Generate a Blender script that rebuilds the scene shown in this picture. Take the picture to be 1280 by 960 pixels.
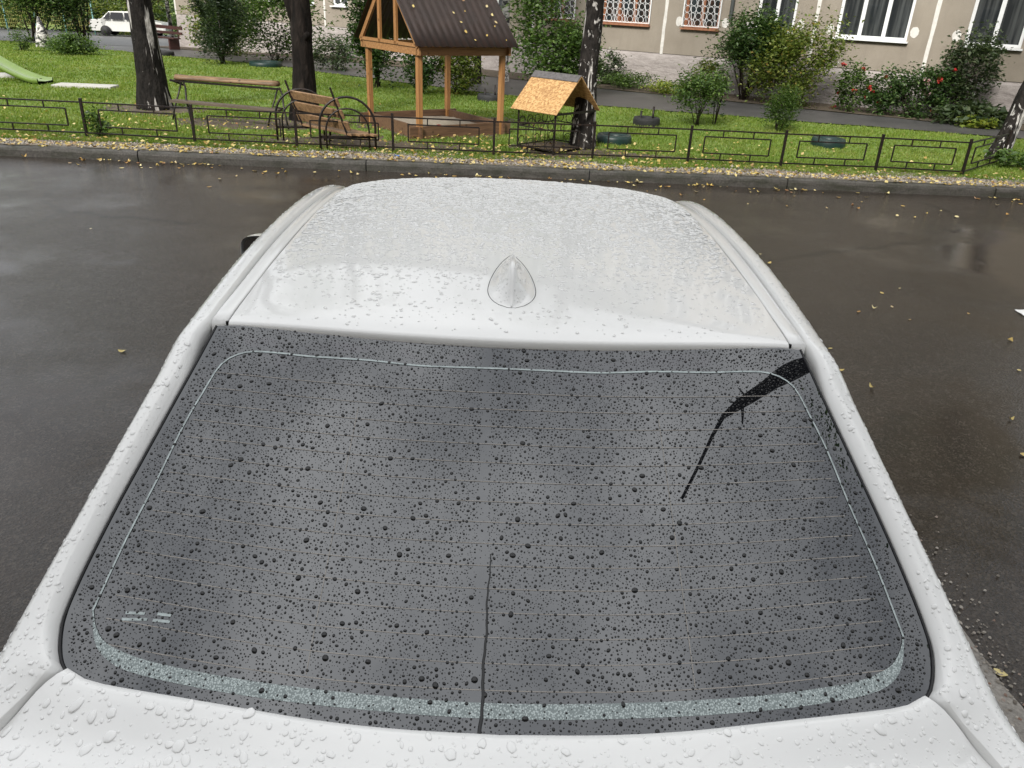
import bpy, math, random
import numpy as np
from mathutils import Vector, Matrix, noise as mnoise

for o in list(bpy.data.objects): bpy.data.objects.remove(o)
scene = bpy.context.scene
COL = scene.collection
R = math.radians
random.seed(7)
RNG = np.random.default_rng(11)

# ------------------------------------------------------------------ camera
cam_d = bpy.data.cameras.new('camera')
cam = bpy.data.objects.new('camera', cam_d); COL.objects.link(cam)
cam_d.sensor_width = 36.0; cam_d.lens = 36.0*962/1280; cam_d.clip_start = 0.05; cam_d.clip_end = 2000
PITCH, ROLL, YAW, CAMH = R(26.5), 0.05, R(-1.3), 2.1
f = Vector((0, math.cos(PITCH), -math.sin(PITCH))); r0 = Vector((1, 0, 0)); u0 = r0.cross(f)
rr = math.cos(ROLL)*r0 + math.sin(ROLL)*u0; uu = rr.cross(f)
M3 = Matrix((rr, uu, -f)).transposed()
cam.matrix_world = Matrix.Translation((0, 0, CAMH)) @ (Matrix.Rotation(YAW, 3, 'Z') @ M3).to_4x4()
scene.camera = cam

# ------------------------------------------------------------------ sky and sun
SUN_EL, SUN_AZ = R(36), R(205)      # azimuth clockwise from +Y
world = bpy.data.worlds.new('World'); scene.world = world; world.use_nodes = True
nt = world.node_tree; nt.nodes.clear()
out = nt.nodes.new('ShaderNodeOutputWorld'); bg = nt.nodes.new('ShaderNodeBackground')
sky = nt.nodes.new('ShaderNodeTexSky'); sky.sky_type = 'NISHITA'; sky.sun_disc = False
sky.sun_elevation = SUN_EL; sky.sun_rotation = SUN_AZ
tc = nt.nodes.new('ShaderNodeTexCoord')
cl = nt.nodes.new('ShaderNodeTexNoise'); cl.inputs['Scale'].default_value = 2.2; cl.inputs['Detail'].default_value = 6; cl.inputs['Roughness'].default_value = .55
ramp = nt.nodes.new('ShaderNodeValToRGB')
ramp.color_ramp.elements[0].position = .36; ramp.color_ramp.elements[0].color = (5.9, 6.05, 6.3, 1)
ramp.color_ramp.elements[1].position = .64; ramp.color_ramp.elements[1].color = (12.4, 12.4, 12.4, 1)
mixw = nt.nodes.new('ShaderNodeMix'); mixw.data_type = 'RGBA'; mixw.inputs[0].default_value = .9
nt.links.new(tc.outputs['Generated'], cl.inputs['Vector']); nt.links.new(cl.outputs['Fac'], ramp.inputs[0])
# overcast luminance: zenith about three times the horizon
sep = nt.nodes.new('ShaderNodeSeparateXYZ'); nt.links.new(tc.outputs['Generated'], sep.inputs[0])
mr_ = nt.nodes.new('ShaderNodeMapRange'); mr_.inputs['From Min'].default_value = 0; mr_.inputs['From Max'].default_value = 1
mr_.inputs['To Min'].default_value = .52; mr_.inputs['To Max'].default_value = 1.1; nt.links.new(sep.outputs['Z'], mr_.inputs['Value'])
mul = nt.nodes.new('ShaderNodeVectorMath'); mul.operation = 'SCALE'; nt.links.new(ramp.outputs[0], mul.inputs[0]); nt.links.new(mr_.outputs[0], mul.inputs['Scale'])
nt.links.new(sky.outputs[0], mixw.inputs[6]); nt.links.new(mul.outputs[0], mixw.inputs[7])
nt.links.new(mixw.outputs[2], bg.inputs['Color']); bg.inputs['Strength'].default_value = .1
nt.links.new(bg.outputs[0], out.inputs[0])
sd = bpy.data.lights.new('sun', 'SUN'); sun = bpy.data.objects.new('sun', sd); COL.objects.link(sun)
sd.energy = 2.9; sd.angle = R(14); sd.color = (1, .96, .9)
sdir = Vector((math.sin(SUN_AZ)*math.cos(SUN_EL), math.cos(SUN_AZ)*math.cos(SUN_EL), math.sin(SUN_EL)))
sun.rotation_euler = sdir.to_track_quat('Z', 'Y').to_euler(); sun.location = (-20, -10, 30)

scene.render.engine = 'CYCLES'
scene.view_settings.view_transform = 'Standard'; scene.view_settings.look = 'None'
scene.view_settings.exposure = 0.75; scene.view_settings.gamma = 1.0
scene.view_settings.use_curve_mapping = False

# ------------------------------------------------------------------ helpers
def smooth01(t):
    t = min(1, max(0, t)); return t*t*(3-2*t)
def zroad(y): return -0.018*max(0, y-3)
def kerby(x): return 11.06+0.018*x
def gz(x, y):
    yk = kerby(x)
    if y < yk: return zroad(y)
    d = max(0, y-24); d = d*d/(d+4)
    return zroad(yk)+0.13-0.006*(y-yk)-0.03*d*smooth01((-x-4)/8)*(1 if y < 60 else 60/y)
def gznp(x, y):
    yk = 11.06+.018*x; d = np.maximum(0, y-24); d = d*d/(d+4)
    t = np.clip((-x-4)/8, 0, 1); t = t*t*(3-2*t)
    return -.018*(yk-3)+.13-.006*(y-yk)-.03*d*t*np.where(y < 60, 1, 60/np.maximum(y, 1))

def tag(o, label=None, cat=None, group=None, kind=None):
    if label: o['label'] = label
    if cat: o['category'] = cat
    if group: o['group'] = group
    if kind: o['kind'] = kind
    return o
def empty(name, loc=(0, 0, 0), rz=0, label=None, cat=None, group=None):
    o = bpy.data.objects.new(name, None); COL.objects.link(o)
    o.location = loc; o.rotation_euler = (0, 0, rz); o.empty_display_size = .2
    return tag(o, label, cat, group)
def link(name, me, mat, parent=None, smooth=False):
    o = bpy.data.objects.new(name, me); COL.objects.link(o)
    if mat is not None:
        for m in (mat if isinstance(mat, (list, tuple)) else [mat]): me.materials.append(m)
    if smooth: me.polygons.foreach_set('use_smooth', [True]*len(me.polygons))
    if parent: o.parent = parent
    return o
def copy_tree(o, parent=None):
    c = o.copy(); COL.objects.link(c); c.parent = parent
    for ch in list(o.children): copy_tree(ch, c)
    return c

class MB:
    def __init__(s): s.v = []; s.f = []
    def add(s, vs, fs):
        b = len(s.v); s.v += [tuple(p) for p in vs]; s.f += [tuple(i+b for i in q) for q in fs]; return s
    def box(s, c, d, rz=0, ax=None):
        hx, hy, hz = d[0]/2, d[1]/2, d[2]/2
        m = ax if ax is not None else Matrix.Rotation(rz, 3, 'Z')
        vs = [Vector(c)+m @ Vector((sx*hx, sy*hy, sz*hz)) for sx in (-1, 1) for sy in (-1, 1) for sz in (-1, 1)]
        return s.add(vs, [(0, 1, 3, 2), (4, 6, 7, 5), (0, 4, 5, 1), (2, 3, 7, 6), (0, 2, 6, 4), (1, 5, 7, 3)])
    def beam(s, a, b, w, h, up=(0, 0, 1)):
        a = Vector(a); b = Vector(b); d = (b-a); L = d.length; d.normalize()
        side = d.cross(Vector(up)); 
        if side.length < 1e-4: side = d.cross(Vector((0, 1, 0)))
        side.normalize(); u = side.cross(d)
        return s.box((a+b)/2, (L, w, h), ax=Matrix((d, side, u)).transposed())
    def tube(s, pts, rad, n=8, closed=False, caps=True):
        pts = [Vector(p) for p in pts]; N = len(pts)
        if not isinstance(rad, (list, tuple)): rad = [rad]*N
        vs = []; prev = None
        for i, p in enumerate(pts):
            if closed: t = pts[(i+1) % N]-pts[i-1]
            else: t = pts[min(i+1, N-1)]-pts[max(i-1, 0)]
            t.normalize()
            if prev is None:
                a = t.cross(Vector((0, 0, 1)))
                if a.length < .05: a = t.cross(Vector((0, 1, 0)))
            else:
                a = prev-t*prev.dot(t)
            a.normalize(); prev = a; b = t.cross(a)
            for k in range(n):
                an = 2*math.pi*k/n; vs.append(p+(a*math.cos(an)+b*math.sin(an))*rad[i])
        fs = []
        for i in range(N if closed else N-1):
            j = (i+1) % N
            for k in range(n):
                k2 = (k+1) % n; fs.append((i*n+k, i*n+k2, j*n+k2, j*n+k))
        if caps and not closed:
            fs.append(tuple(range(n-1, -1, -1))); fs.append(tuple((N-1)*n+k for k in range(n)))
        return s.add(vs, fs)
    def grid(s, P, flip=False):
        m = len(P); n = len(P[0]); vs = [p for row in P for p in row]; fs = []
        for i in range(m-1):
            for j in range(n-1):
                q = (i*n+j, i*n+j+1, (i+1)*n+j+1, (i+1)*n+j)
                fs.append(q[::-1] if flip else q)
        return s.add(vs, fs)
    def lathe(s, prof, n=24, axis='Z', c=(0, 0, 0), cap=False):
        vs = []; fs = []; m = len(prof)
        for k in range(n):
            a = 2*math.pi*k/n
            for r, h in prof:
                if axis == 'Z': p = (r*math.cos(a), r*math.sin(a), h)
                else: p = (h, r*math.cos(a), r*math.sin(a))
                vs.append((p[0]+c[0], p[1]+c[1], p[2]+c[2]))
        for k in range(n):
            k2 = (k+1) % n
            for j in range(m-1): fs.append((k*m+j, k2*m+j, k2*m+j+1, k*m+j+1))
        return s.add(vs, fs)
    def build(s, name, mat, parent=None, smooth=False, shift=(0, 0, 0), bevel=0):
        me = bpy.data.meshes.new(name)
        me.from_pydata([(x+shift[0], y+shift[1], z+shift[2]) for x, y, z in s.v], [], s.f); me.update()
        o = link(name, me, mat, parent, smooth)
        if bevel:
            b = o.modifiers.new('bevel', 'BEVEL'); b.width = bevel; b.segments = 2; b.limit_method = 'ANGLE'
        return o
def np_mesh(name, V, F, mat, parent=None, smooth=False):
    """V (n,3), F (m,k) arrays, all faces of k corners"""
    me = bpy.data.meshes.new(name); V = np.asarray(V, np.float32); F = np.asarray(F, np.int32); k = F.shape[1]
    me.vertices.add(len(V)); me.vertices.foreach_set('co', V.ravel())
    me.loops.add(F.size); me.loops.foreach_set('vertex_index', F.ravel())
    me.polygons.add(len(F)); me.polygons.foreach_set('loop_start', np.arange(0, F.size, k, dtype=np.int32))
    me.update(calc_edges=True); me.validate()
    return link(name, me, mat, parent, smooth)

# ------------------------------------------------------------------ materials
class NM:
    """small node-material builder"""
    def __init__(s, name, rough=.6, spec=.5, metal=0, coat=0, ior=1.45):
        s.m = bpy.data.materials.new(name); s.m.use_nodes = True; s.t = s.m.node_tree
        s.b = s.t.nodes['Principled BSDF']; s.b.inputs['Roughness'].default_value = rough
        s.b.inputs['Specular IOR Level'].default_value = spec; s.b.inputs['Metallic'].default_value = metal
        s.b.inputs['Coat Weight'].default_value = coat; s.b.inputs['IOR'].default_value = ior
        s.tc = s.t.nodes.new('ShaderNodeTexCoord')
    def n(s, ty, **kw):
        q = s.t.nodes.new('ShaderNode'+ty)
        for k, v in kw.items(): setattr(q, k, v)
        return q
    def l(s, a, b): s.t.links.new(a, b)
    def vec(s, scale=(1, 1, 1), coord='Object'):
        m = s.n('Mapping'); m.inputs['Scale'].default_value = scale; s.l(s.tc.outputs[coord], m.inputs[0]); return m.outputs[0]
    def noise(s, sc, detail=4, rough=.55, v=None, dist=0):
        q = s.n('TexNoise'); q.inputs['Scale'].default_value = sc; q.inputs['Detail'].default_value = detail
        q.inputs['Roughness'].default_value = rough; q.inputs['Distortion'].default_value = dist
        s.l(v if v is not None else s.tc.outputs['Object'], q.inputs['Vector']); return q.outputs['Fac']
    def voro(s, sc, v=None, feature='F1', o='Distance'):
        q = s.n('TexVoronoi', feature=feature); q.inputs['Scale'].default_value = sc
        s.l(v if v is not None else s.tc.outputs['Object'], q.inputs['Vector']); return q.outputs[o]
    def ramp(s, fac, stops):
        q = s.n('ValToRGB'); e = q.color_ramp.elements
        while len(e) < len(stops): e.new(.5)
        for i, (p, c) in enumerate(stops):
            e[i].position = p; e[i].color = (*c, 1) if len(c) == 3 else c
        s.l(fac, q.inputs[0]); return q.outputs[0]
    def mix(s, fac, a, b, blend='MIX'):
        q = s.n('Mix', data_type='RGBA', blend_type=blend)
        for inp, v in ((0, fac), (6, a), (7, b)):
            if isinstance(v, (int, float)): q.inputs[inp].default_value = v
            elif isinstance(v, tuple): q.inputs[inp].default_value = (*v, 1)
            else: s.l(v, q.inputs[inp])
        return q.outputs[2]
    def math(s, op, a, b=None):
        q = s.n('Math', operation=op)
        for i, v in enumerate((a, b)):
            if v is None: continue
            if isinstance(v, (int, float)): q.inputs[i].default_value = v
            else: s.l(v, q.inputs[i])
        return q.outputs[0]
    def island(s): 
        q = s.n('NewGeometry'); return q.outputs['Random Per Island']
    def col(s, c):
        if isinstance(c, tuple): s.b.inputs['Base Color'].default_value = (*c, 1)
        else: s.l(c, s.b.inputs['Base Color'])
        return s
    def rough(s, r): s.l(r, s.b.inputs['Roughness']); return s
    def bump(s, h, strength=.3, dist=.01, tocoat=False):
        q = s.n('Bump'); q.inputs['Strength'].default_value = strength; q.inputs['Distance'].default_value = dist
        s.l(h, q.inputs['Height']); s.l(q.outputs[0], s.b.inputs['Normal'])
        if tocoat: s.l(q.outputs[0], s.b.inputs['Coat Normal'])
        return s

MAT = {}
def M(name): return MAT[name]
def simple(name, c, rough=.6, metal=0, coat=0, var=.15, sc=12, bump=.0, spec=.5):
    q = NM(name, rough, spec, metal, coat)
    nz = q.noise(sc)
    a = tuple(x*(1-var) for x in c); b = tuple(min(1, x*(1+var)) for x in c)
    q.col(q.ramp(nz, [(.3, a), (.7, b)]))
    if bump: q.bump(nz, bump, .01)
    MAT[name] = q.m; return q

def make_materials():
    # white car paint
    q = NM('car_paint', .32, .5, coat=1.0); q.b.inputs['Coat Roughness'].default_value = .06
    w = q.noise(2.0, 3); q.col(q.ramp(w, [(.3, (.69, .692, .68)), (.7, (.73, .73, .715))])); MAT['paint'] = q.m
    q = NM('paint_water', .10, .5, coat=1.0, ior=1.33); q.b.inputs['Coat Roughness'].default_value = .01
    q.col((.71, .712, .70)); MAT['paint_water'] = q.m
    q = NM('trim_white', .38); q.col((.70, .71, .71)); MAT['trim_white'] = q.m
    # tinted rear glass: two reflecting faces, dark cabin behind
    q = NM('tinted_glass', .0, .5, ior=2.02); 
    d = q.noise(2.2, 3); q.col(q.ramp(d, [(.3, (.007, .0075, .009)), (.7, (.010, .0105, .0125))]))
    d2 = q.noise(30, 3); q.l(q.ramp(d2, [(.4, (.0,)*3), (.75, (.012,)*3)]), q.b.inputs['Roughness']); q.b.inputs['Specular Tint'].default_value = (.96, .98, 1, 1); MAT['tint'] = q.m
    q = NM('glass_water', .02, .5, ior=1.45); q.col((.004, .0045, .005)); MAT['glass_water'] = q.m
    q = NM('dark_glass', .03, .5, ior=1.5); q.col((.012, .013, .015)); MAT['dark_glass'] = q.m
    q = NM('frit', .4)
    vor = q.voro(330); m1 = q.ramp(vor, [(.38, (.42, .48, .475)), (.5, (.19, .225, .225))]); q.col(m1); MAT['frit'] = q.m
    simple('frit_line', (.34, .39, .39), .4, var=.25, sc=60)
    simple('heater', (.27, .25, .225), .4, var=.2, sc=30)
    simple('mirror_face', (.35, .36, .37), .03, metal=1)
    simple('rubber', (.012, .012, .013), .55)
    simple('black_plastic', (.015, .015, .016), .4)
    simple('wheel_metal', (.45, .45, .46), .3, metal=1)
    simple('tail_red', (.25, .01, .012), .2, coat=1)
    simple('head_clear', (.6, .6, .62), .1, coat=1)
    # wet asphalt
    q = NM('wet_asphalt', .3, .5, ior=1.38)
    fine = q.noise(130, 3, .7); big = q.noise(.45, 5, .6); mid = q.noise(5, 5, .65)
    stone = q.voro(75)
    vcell = q.n('TexVoronoi'); vcell.inputs['Scale'].default_value = 75; q.l(q.tc.outputs['Object'], vcell.inputs['Vector'])
    c1 = q.mix(.5, q.ramp(fine, [(.38, (.014, .0128, .0118)), (.52, (.040, .036, .033)), (.64, (.12, .11, .10))]), q.ramp(vcell.outputs['Color'], [(.25, (.018, .016, .015)), (.6, (.042, .038, .034)), (.85, (.10, .092, .083))]))
    c2 = q.mix(q.ramp(mid, [(.42, (0, 0, 0)), (.7, (.5, .5, .5))]), c1, (.034, .024, .017))
    ck = q.voro(.32, q.mix(.12, q.tc.outputs['Object'], q.ramp(q.noise(3.0, 4), [(0, (-2,)*3), (1, (2,)*3)]), 'ADD'), 'DISTANCE_TO_EDGE')
    c2 = q.mix(1, c2, (.74, .665, .60), 'MULTIPLY')
    q.col(q.mix(q.math('MULTIPLY', q.ramp(ck, [(.003, (.75,)*3), (.009, (0,)*3)]), q.ramp(q.noise(.3, 2), [(.45, (0,)*3), (.6, (1,)*3)])), c2, (.006, .005, .0045)))
    wet = q.ramp(big, [(.40, (.03,)*3), (.56, (.12,)*3), (.7, (.22,)*3)])
    q.rough(q.mix(.45, wet, q.ramp(mid, [(.3, (.05,)*3), (.7, (.26,)*3)])))
    hb = q.mix(.5, fine, stone)
    bs = q.n('Bump'); bs.inputs['Distance'].default_value = .006
    q.l(q.ramp(big, [(.38, (.08,)*3), (.55, (.8,)*3)]), bs.inputs['Strength']); q.l(hb, bs.inputs['Height'])
    b2 = q.n('Bump'); b2.inputs['Distance'].default_value = .02; b2.inputs['Strength'].default_value = .10
    q.l(q.noise(2.3, 3), b2.inputs['Height']); q.l(bs.outputs[0], b2.inputs['Normal']); q.l(b2.outputs[0], q.b.inputs['Normal'])
    MAT['asphalt'] = q.m
    q = NM('path_asphalt', .45); n1 = q.noise(60, 3); n2 = q.noise(1.2, 5)
    q.col(q.mix(.5, q.ramp(n1, [(.3, (.035, .034, .034)), (.7, (.085, .083, .082))]), q.ramp(n2, [(.35, (.045, .044, .045)), (.7, (.10, .097, .095))])))
    q.bump(n1, .3, .006); MAT['path'] = q.m
    # concrete of kerb, with moss and wet dark foot
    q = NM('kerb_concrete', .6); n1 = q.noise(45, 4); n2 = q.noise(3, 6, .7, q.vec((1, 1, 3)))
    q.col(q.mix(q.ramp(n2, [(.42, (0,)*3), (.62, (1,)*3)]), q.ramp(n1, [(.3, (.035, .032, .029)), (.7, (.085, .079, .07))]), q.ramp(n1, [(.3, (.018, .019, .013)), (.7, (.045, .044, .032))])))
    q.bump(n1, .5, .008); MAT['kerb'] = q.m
    q = NM('pavement', .7); n1 = q.noise(90, 4); n2 = q.noise(6, 5)
    q.col(q.mix(.5, q.ramp(n1, [(.3, (.10, .09, .08)), (.7, (.32, .30, .27))]), q.ramp(n2, [(.3, (.14, .13, .115)), (.7, (.3, .28, .25))])))
    q.bump(n1, .6, .008); MAT['pavement'] = q.m
    # soil and grass base
    q = NM('lawn_soil', .85); n1 = q.noise(.55, 6, .65); n2 = q.noise(14, 4); n3 = q.noise(3.5, 4)
    gr = q.mix(.5, q.ramp(n2, [(.3, (.07, .115, .018)), (.7, (.14, .21, .035))]), q.ramp(n3, [(.3, (.08, .13, .02)), (.7, (.16, .235, .04))]))
    so = q.ramp(n2, [(.3, (.045, .038, .024)), (.7, (.11, .092, .058))])
    q.col(q.mix(q.ramp(n1, [(.60, (0,)*3), (.78, (.75,)*3)]), gr, so)); q.bump(n2, .6, .03); MAT['lawn'] = q.m
    q = NM('verge_soil', .85); n1 = q.noise(40, 4); n2 = q.noise(4, 5)
    q.col(q.mix(.5, q.ramp(n1, [(.3, (.07, .058, .042)), (.7, (.24, .21, .165))]), q.ramp(n2, [(.3, (.09, .08, .055)), (.7, (.2, .175, .13))]))); q.bump(n1, .7, .02); MAT['verge'] = q.m
    simple('bare_soil', (.085, .066, .045), .9, var=.4, sc=9, bump=.6)
    simple('sand', (.26, .225, .175), .9, var=.2, sc=20, bump=.5)
    q = NM('gravel', .75); i = q.island(); q.col(q.ramp(i, [(0, (.10, .085, .07)), (.5, (.24, .215, .18)), (.85, (.36, .33, .29)), (1, (.18, .10, .07))])); MAT['gravel'] = q.m
    def leafmat(name, stops, trans=.38, rough=.33, patch=False):
        q = NM(name, rough, .4); i = q.island(); c = q.ramp(i, stops)
        if patch:
            c = q.mix(q.ramp(q.noise(.9, 4, .6), [(.42, (0,)*3), (.68, (.45,)*3)]), c, q.ramp(i, [(0, (.16, .17, .03)), (1, (.30, .29, .09))])); c = q.mix(q.ramp(q.noise(.45, 3), [(.42, (.35,)*3), (.6, (0,)*3)]), c, q.ramp(i, [(0, (.07, .125, .018)), (1, (.13, .20, .035))]))
        q.col(c)
        tr = q.n('BsdfTranslucent'); q.l(q.mix(1, c, (1.15, 1.25, .6), 'MULTIPLY'), tr.inputs[0]); mx = q.n('MixShader'); mx.inputs[0].default_value = trans
        o = q.t.nodes['Material Output']; q.l(q.b.outputs[0], mx.inputs[1]); q.l(tr.outputs[0], mx.inputs[2]); q.l(mx.outputs[0], o.inputs[0])
        MAT[name] = q.m
    leafmat('grass_blade', [(0, (.11, .175, .022)), (.4, (.17, .26, .034)), (.8, (.22, .31, .05)), (1, (.27, .26, .10))], .4, .5, True)
    leafmat('leaf_dark', [(0, (.022, .046, .015)), (.6, (.055, .105, .03)), (.95, (.13, .20, .07)), (1, (.2, .25, .1))])
    leafmat('leaf_mid', [(0, (.035, .068, .018)), (.6, (.08, .14, .034)), (1, (.15, .22, .06))])
    leafmat('leaf_yellow', [(0, (.07, .105, .022)), (.6, (.15, .20, .042)), (.93, (.25, .28, .075)), (1, (.32, .22, .06))])
    leafmat('leaf_pine', [(0, (.022, .04, .022)), (.6, (.045, .072, .035)), (1, (.08, .11, .05))], .15)
    leafmat('leaf_grey', [(0, (.03, .05, .025)), (.6, (.07, .10, .05)), (1, (.13, .16, .09))])
    leafmat('leaf_lime', [(0, (.16, .22, .04)), (.6, (.26, .32, .06)), (1, (.42, .42, .10))])
    leafmat('leaf_fallen', [(0, (.30, .19, .05)), (.35, (.48, .36, .10)), (.75, (.60, .50, .22)), (1, (.25, .12, .05))], .15, .4)
    q = NM('leaf_single', .4, .4); oi = q.n('ObjectInfo'); nz = q.noise(70, 3)
    q.col(q.mix(q.ramp(nz, [(.5, (0,)*3), (.75, (.6,)*3)]), q.ramp(oi.outputs['Random'], [(0, (.30, .16, .04)), (.3, (.46, .33, .09)), (.6, (.55, .45, .17)), (.85, (.62, .55, .30)), (1, (.22, .11, .05))]), (.20, .10, .035))); MAT['leaf_single'] = q.m
    leafmat('petal_red', [(0, (.35, .02, .02)), (.7, (.45, .05, .04)), (1, (.55, .12, .10))], .2)
    leafmat('petal_pink', [(0, (.65, .35, .38)), (1, (.75, .55, .55))], .2)
    leafmat('petal_white', [(0, (.65, .62, .55)), (1, (.75, .73, .68))], .2)
    # bark
    q = NM('birch_bark', .8, .2); n1 = q.noise(8, 4, .6, q.vec((1, 1, .09)), .3); n3 = q.noise(11, 4, .6, q.vec((1, 1, .55)), .5); n2 = q.noise(14, 4, .6, q.vec((1, 1, .5)))
    bl = q.ramp(n2, [(.3, (.004, .0035, .003)), (.7, (.028, .024, .021))]); wh = q.ramp(n2, [(.3, (.22, .21, .19)), (.6, (.55, .53, .50))])
    mk = q.math('MAXIMUM', q.ramp(n1, [(.60, (0,)*3), (.64, (1,)*3)]), q.ramp(n3, [(.585, (0,)*3), (.63, (1,)*3)]))
    q.col(q.mix(mk, bl, wh)); q.bump(n2, 1, .04); MAT['birch'] = q.m
    q = NM('birch_streak', .8, .2); n1 = q.noise(9, 3, .5, q.vec((1, 1, .05)), .2); n3 = q.noise(12, 4, .6, q.vec((1, 1, .5)), .5); n2 = q.noise(14, 4, .6, q.vec((1, 1, .4)))
    mk = q.math('MAXIMUM', q.ramp(n1, [(.615, (0,)*3), (.635, (1,)*3)]), q.ramp(n3, [(.655, (0,)*3), (.69, (.8,)*3)]))
    q.col(q.mix(mk, q.ramp(n2, [(.3, (.003, .0027, .0024)), (.7, (.02, .017, .015))]), q.ramp(n2, [(.3, (.16, .15, .14)), (.6, (.42, .40, .38))]))); q.bump(n2, 1, .05); MAT['birch_streak'] = q.m
    q = NM('birch_white', .8); n1 = q.noise(5, 5, .65, q.vec((1, 1, 1.6)), .6); n2 = q.noise(14, 4)
    q.col(q.mix(q.ramp(n1, [(.46, (0,)*3), (.54, (1,)*3)]), bl2 := q.ramp(n2, [(.3, (.01,)*3), (.7, (.05,)*3)]), q.ramp(n2, [(.3, (.4, .38, .35)), (.6, (.62, .6, .57))]))); MAT['birch_white'] = q.m
    q = NM('dark_bark', .85, .2); n1 = q.noise(9, 5, .6, q.vec((1, 1, .3)), .4); n2 = q.noise(25, 4)
    q.col(q.ramp(n1, [(.35, (.003, .0025, .002)), (.55, (.014, .0105, .0085)), (.75, (.042, .033, .027))])); q.bump(n1, 1, .05); MAT['bark'] = q.m
    simple('stem', (.035, .026, .018), .8, var=.3)
    # timber
    def wood(name, a, b, sc=(3, 3, 30)):
        q = NM(name, .55); n1 = q.noise(1.0, 5, .6, q.vec(sc), .8); n2 = q.noise(6, 3); k = q.voro(4.5)
        c = q.ramp(n1, [(.3, a), (.7, b)]); c = q.mix(q.ramp(k, [(.06, (.7,)*3), (.13, (0,)*3)]), c, tuple(x*.35 for x in a)); q.col(c); q.bump(n1, .25, .004); MAT[name] = q.m
    wood('pine_post', (.20, .088, .03), (.40, .205, .075), (30, 30, 1.5))
    wood('pine_beam', (.20, .095, .035), (.38, .20, .08), (1.5, 30, 30))
    wood('bench_wood', (.10, .055, .028), (.30, .185, .095), (2, 30, 30))
    wood('log_wood', (.045, .026, .014), (.26, .16, .08), (2, 22, 22))
    wood('grey_wood', (.05, .038, .028), (.12, .09, .065), (2, 30, 30))
    wood('plank_brown', (.07, .038, .022), (.16, .09, .05), (2, 30, 30))
    wood('red_wood', (.03, .012, .01), (.06, .02, .016), (2, 30, 30))
    q = NM('osb', .6); v = q.vec((1, 2.2, 2.2)); vc = q.n('TexVoronoi'); vc.inputs['Scale'].default_value = 26; q.l(v, vc.inputs[0])
    n2 = q.noise(2.5, 5, .7); h = q.ramp(vc.outputs['Color'], [(.2, (.27, .14, .05)), (.5, (.43, .255, .10)), (.8, (.52, .33, .145))])
    q.col(q.mix(q.ramp(n2, [(.5, (0,)*3), (.75, (.6,)*3)]), h, (.24, .12, .045))); MAT['osb'] = q.m
    simple('roof_brown', (.022, .0125, .0095), .45, var=.25, sc=5)
    simple('felt_grey', (.09, .085, .085), .7, var=.3, sc=20)
    q = NM('black_metal', .42, metal=.3); n1 = q.noise(30, 4); q.col(q.ramp(n1, [(.45, (.011, .010, .010)), (.75, (.04, .022, .014))])); MAT['metal'] = q.m
    # building
    q = NM('stucco', .9); n1 = q.noise(130, 3); n2 = q.noise(1.1, 6, .65); n3 = q.noise(2.2, 5, .6, q.vec((1.6, 1.6, .35)))
    c = q.mix(.45, q.ramp(n2, [(.3, (.235, .20, .155)), (.7, (.34, .30, .245))]), q.ramp(n1, [(.3, (.19, .162, .13)), (.7, (.40, .355, .295))]))
    q.col(q.mix(q.ramp(n3, [(.52, (0,)*3), (.8, (.55,)*3)]), c, (.20, .175, .145))); q.bump(n1, .8, .012); MAT['stucco'] = q.m
    q = NM('plinth_stone', .85); n1 = q.noise(2.4, 6, .65, q.vec((1, 1, 3)), .5); n2 = q.noise(70, 3)
    q.col(q.mix(.35, q.ramp(n1, [(.3, (.22, .19, .175)), (.55, (.36, .32, .30)), (.75, (.46, .42, .40))]), q.ramp(n2, [(.3, (.2, .18, .17)), (.7, (.45, .42, .40))]))); q.bump(n1, .8, .05); MAT['plinth'] = q.m
    simple('lime_white', (.62, .60, .56), .8, var=.12, sc=9, bump=.2)
    simple('window_white', (.74, .75, .75), .3, var=.03)
    simple('window_wood', (.30, .13, .07), .5, var=.2)
    q = NM('pane', .02, .5, ior=1.6); n1 = q.noise(1.8, 2, .5, q.vec((6, 1, .4))); q.col(q.ramp(n1, [(.4, (.020, .023, .025)), (.66, (.065, .07, .07))])); MAT['pane'] = q.m
    q = NM('pane_warm', .04, .5, ior=1.5); n1 = q.noise(1.6, 3); q.col(q.ramp(n1, [(.46, (.02, .03, .033)), (.58, (.04, .025, .018)), (.68, (.17, .065, .035))])); MAT['pane_warm'] = q.m
    simple('sign_blue', (.015, .03, .16), .35, var=.05)
    simple('gasket_grey', (.09, .09, .09), .6)
    simple('drain_grey', (.26, .28, .29), .45, var=.1)
    simple('turquoise', (.20, .38, .36), .5)
    simple('slide_green', (.13, .20, .04), .3, coat=.6, var=.08)
    simple('concrete_pad', (.42, .41, .38), .8, var=.15, sc=8, bump=.2)
    simple('tyre_rubber', (.02, .02, .02), .7, bump=.2)
    simple('tyre_green', (.007, .024, .020), .45, var=.2)
    simple('tyre_pink', (.20, .12, .10), .6, var=.2)
    simple('far_paint', (.66, .66, .63), .3, coat=.8, var=.03)
    simple('far_silver', (.42, .43, .44), .3, coat=.8, var=.03)
    simple('paper', (.72, .72, .70), .7, var=.05)
    simple('litter_blue', (.08, .22, .55), .4, var=.1)
    simple('toy_red', (.42, .05, .04), .4)
    simple('teal_panel', (.06, .20, .22), .5)
    simple('mesh_yellow', (.30, .29, .08), .6)
make_materials()

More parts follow.
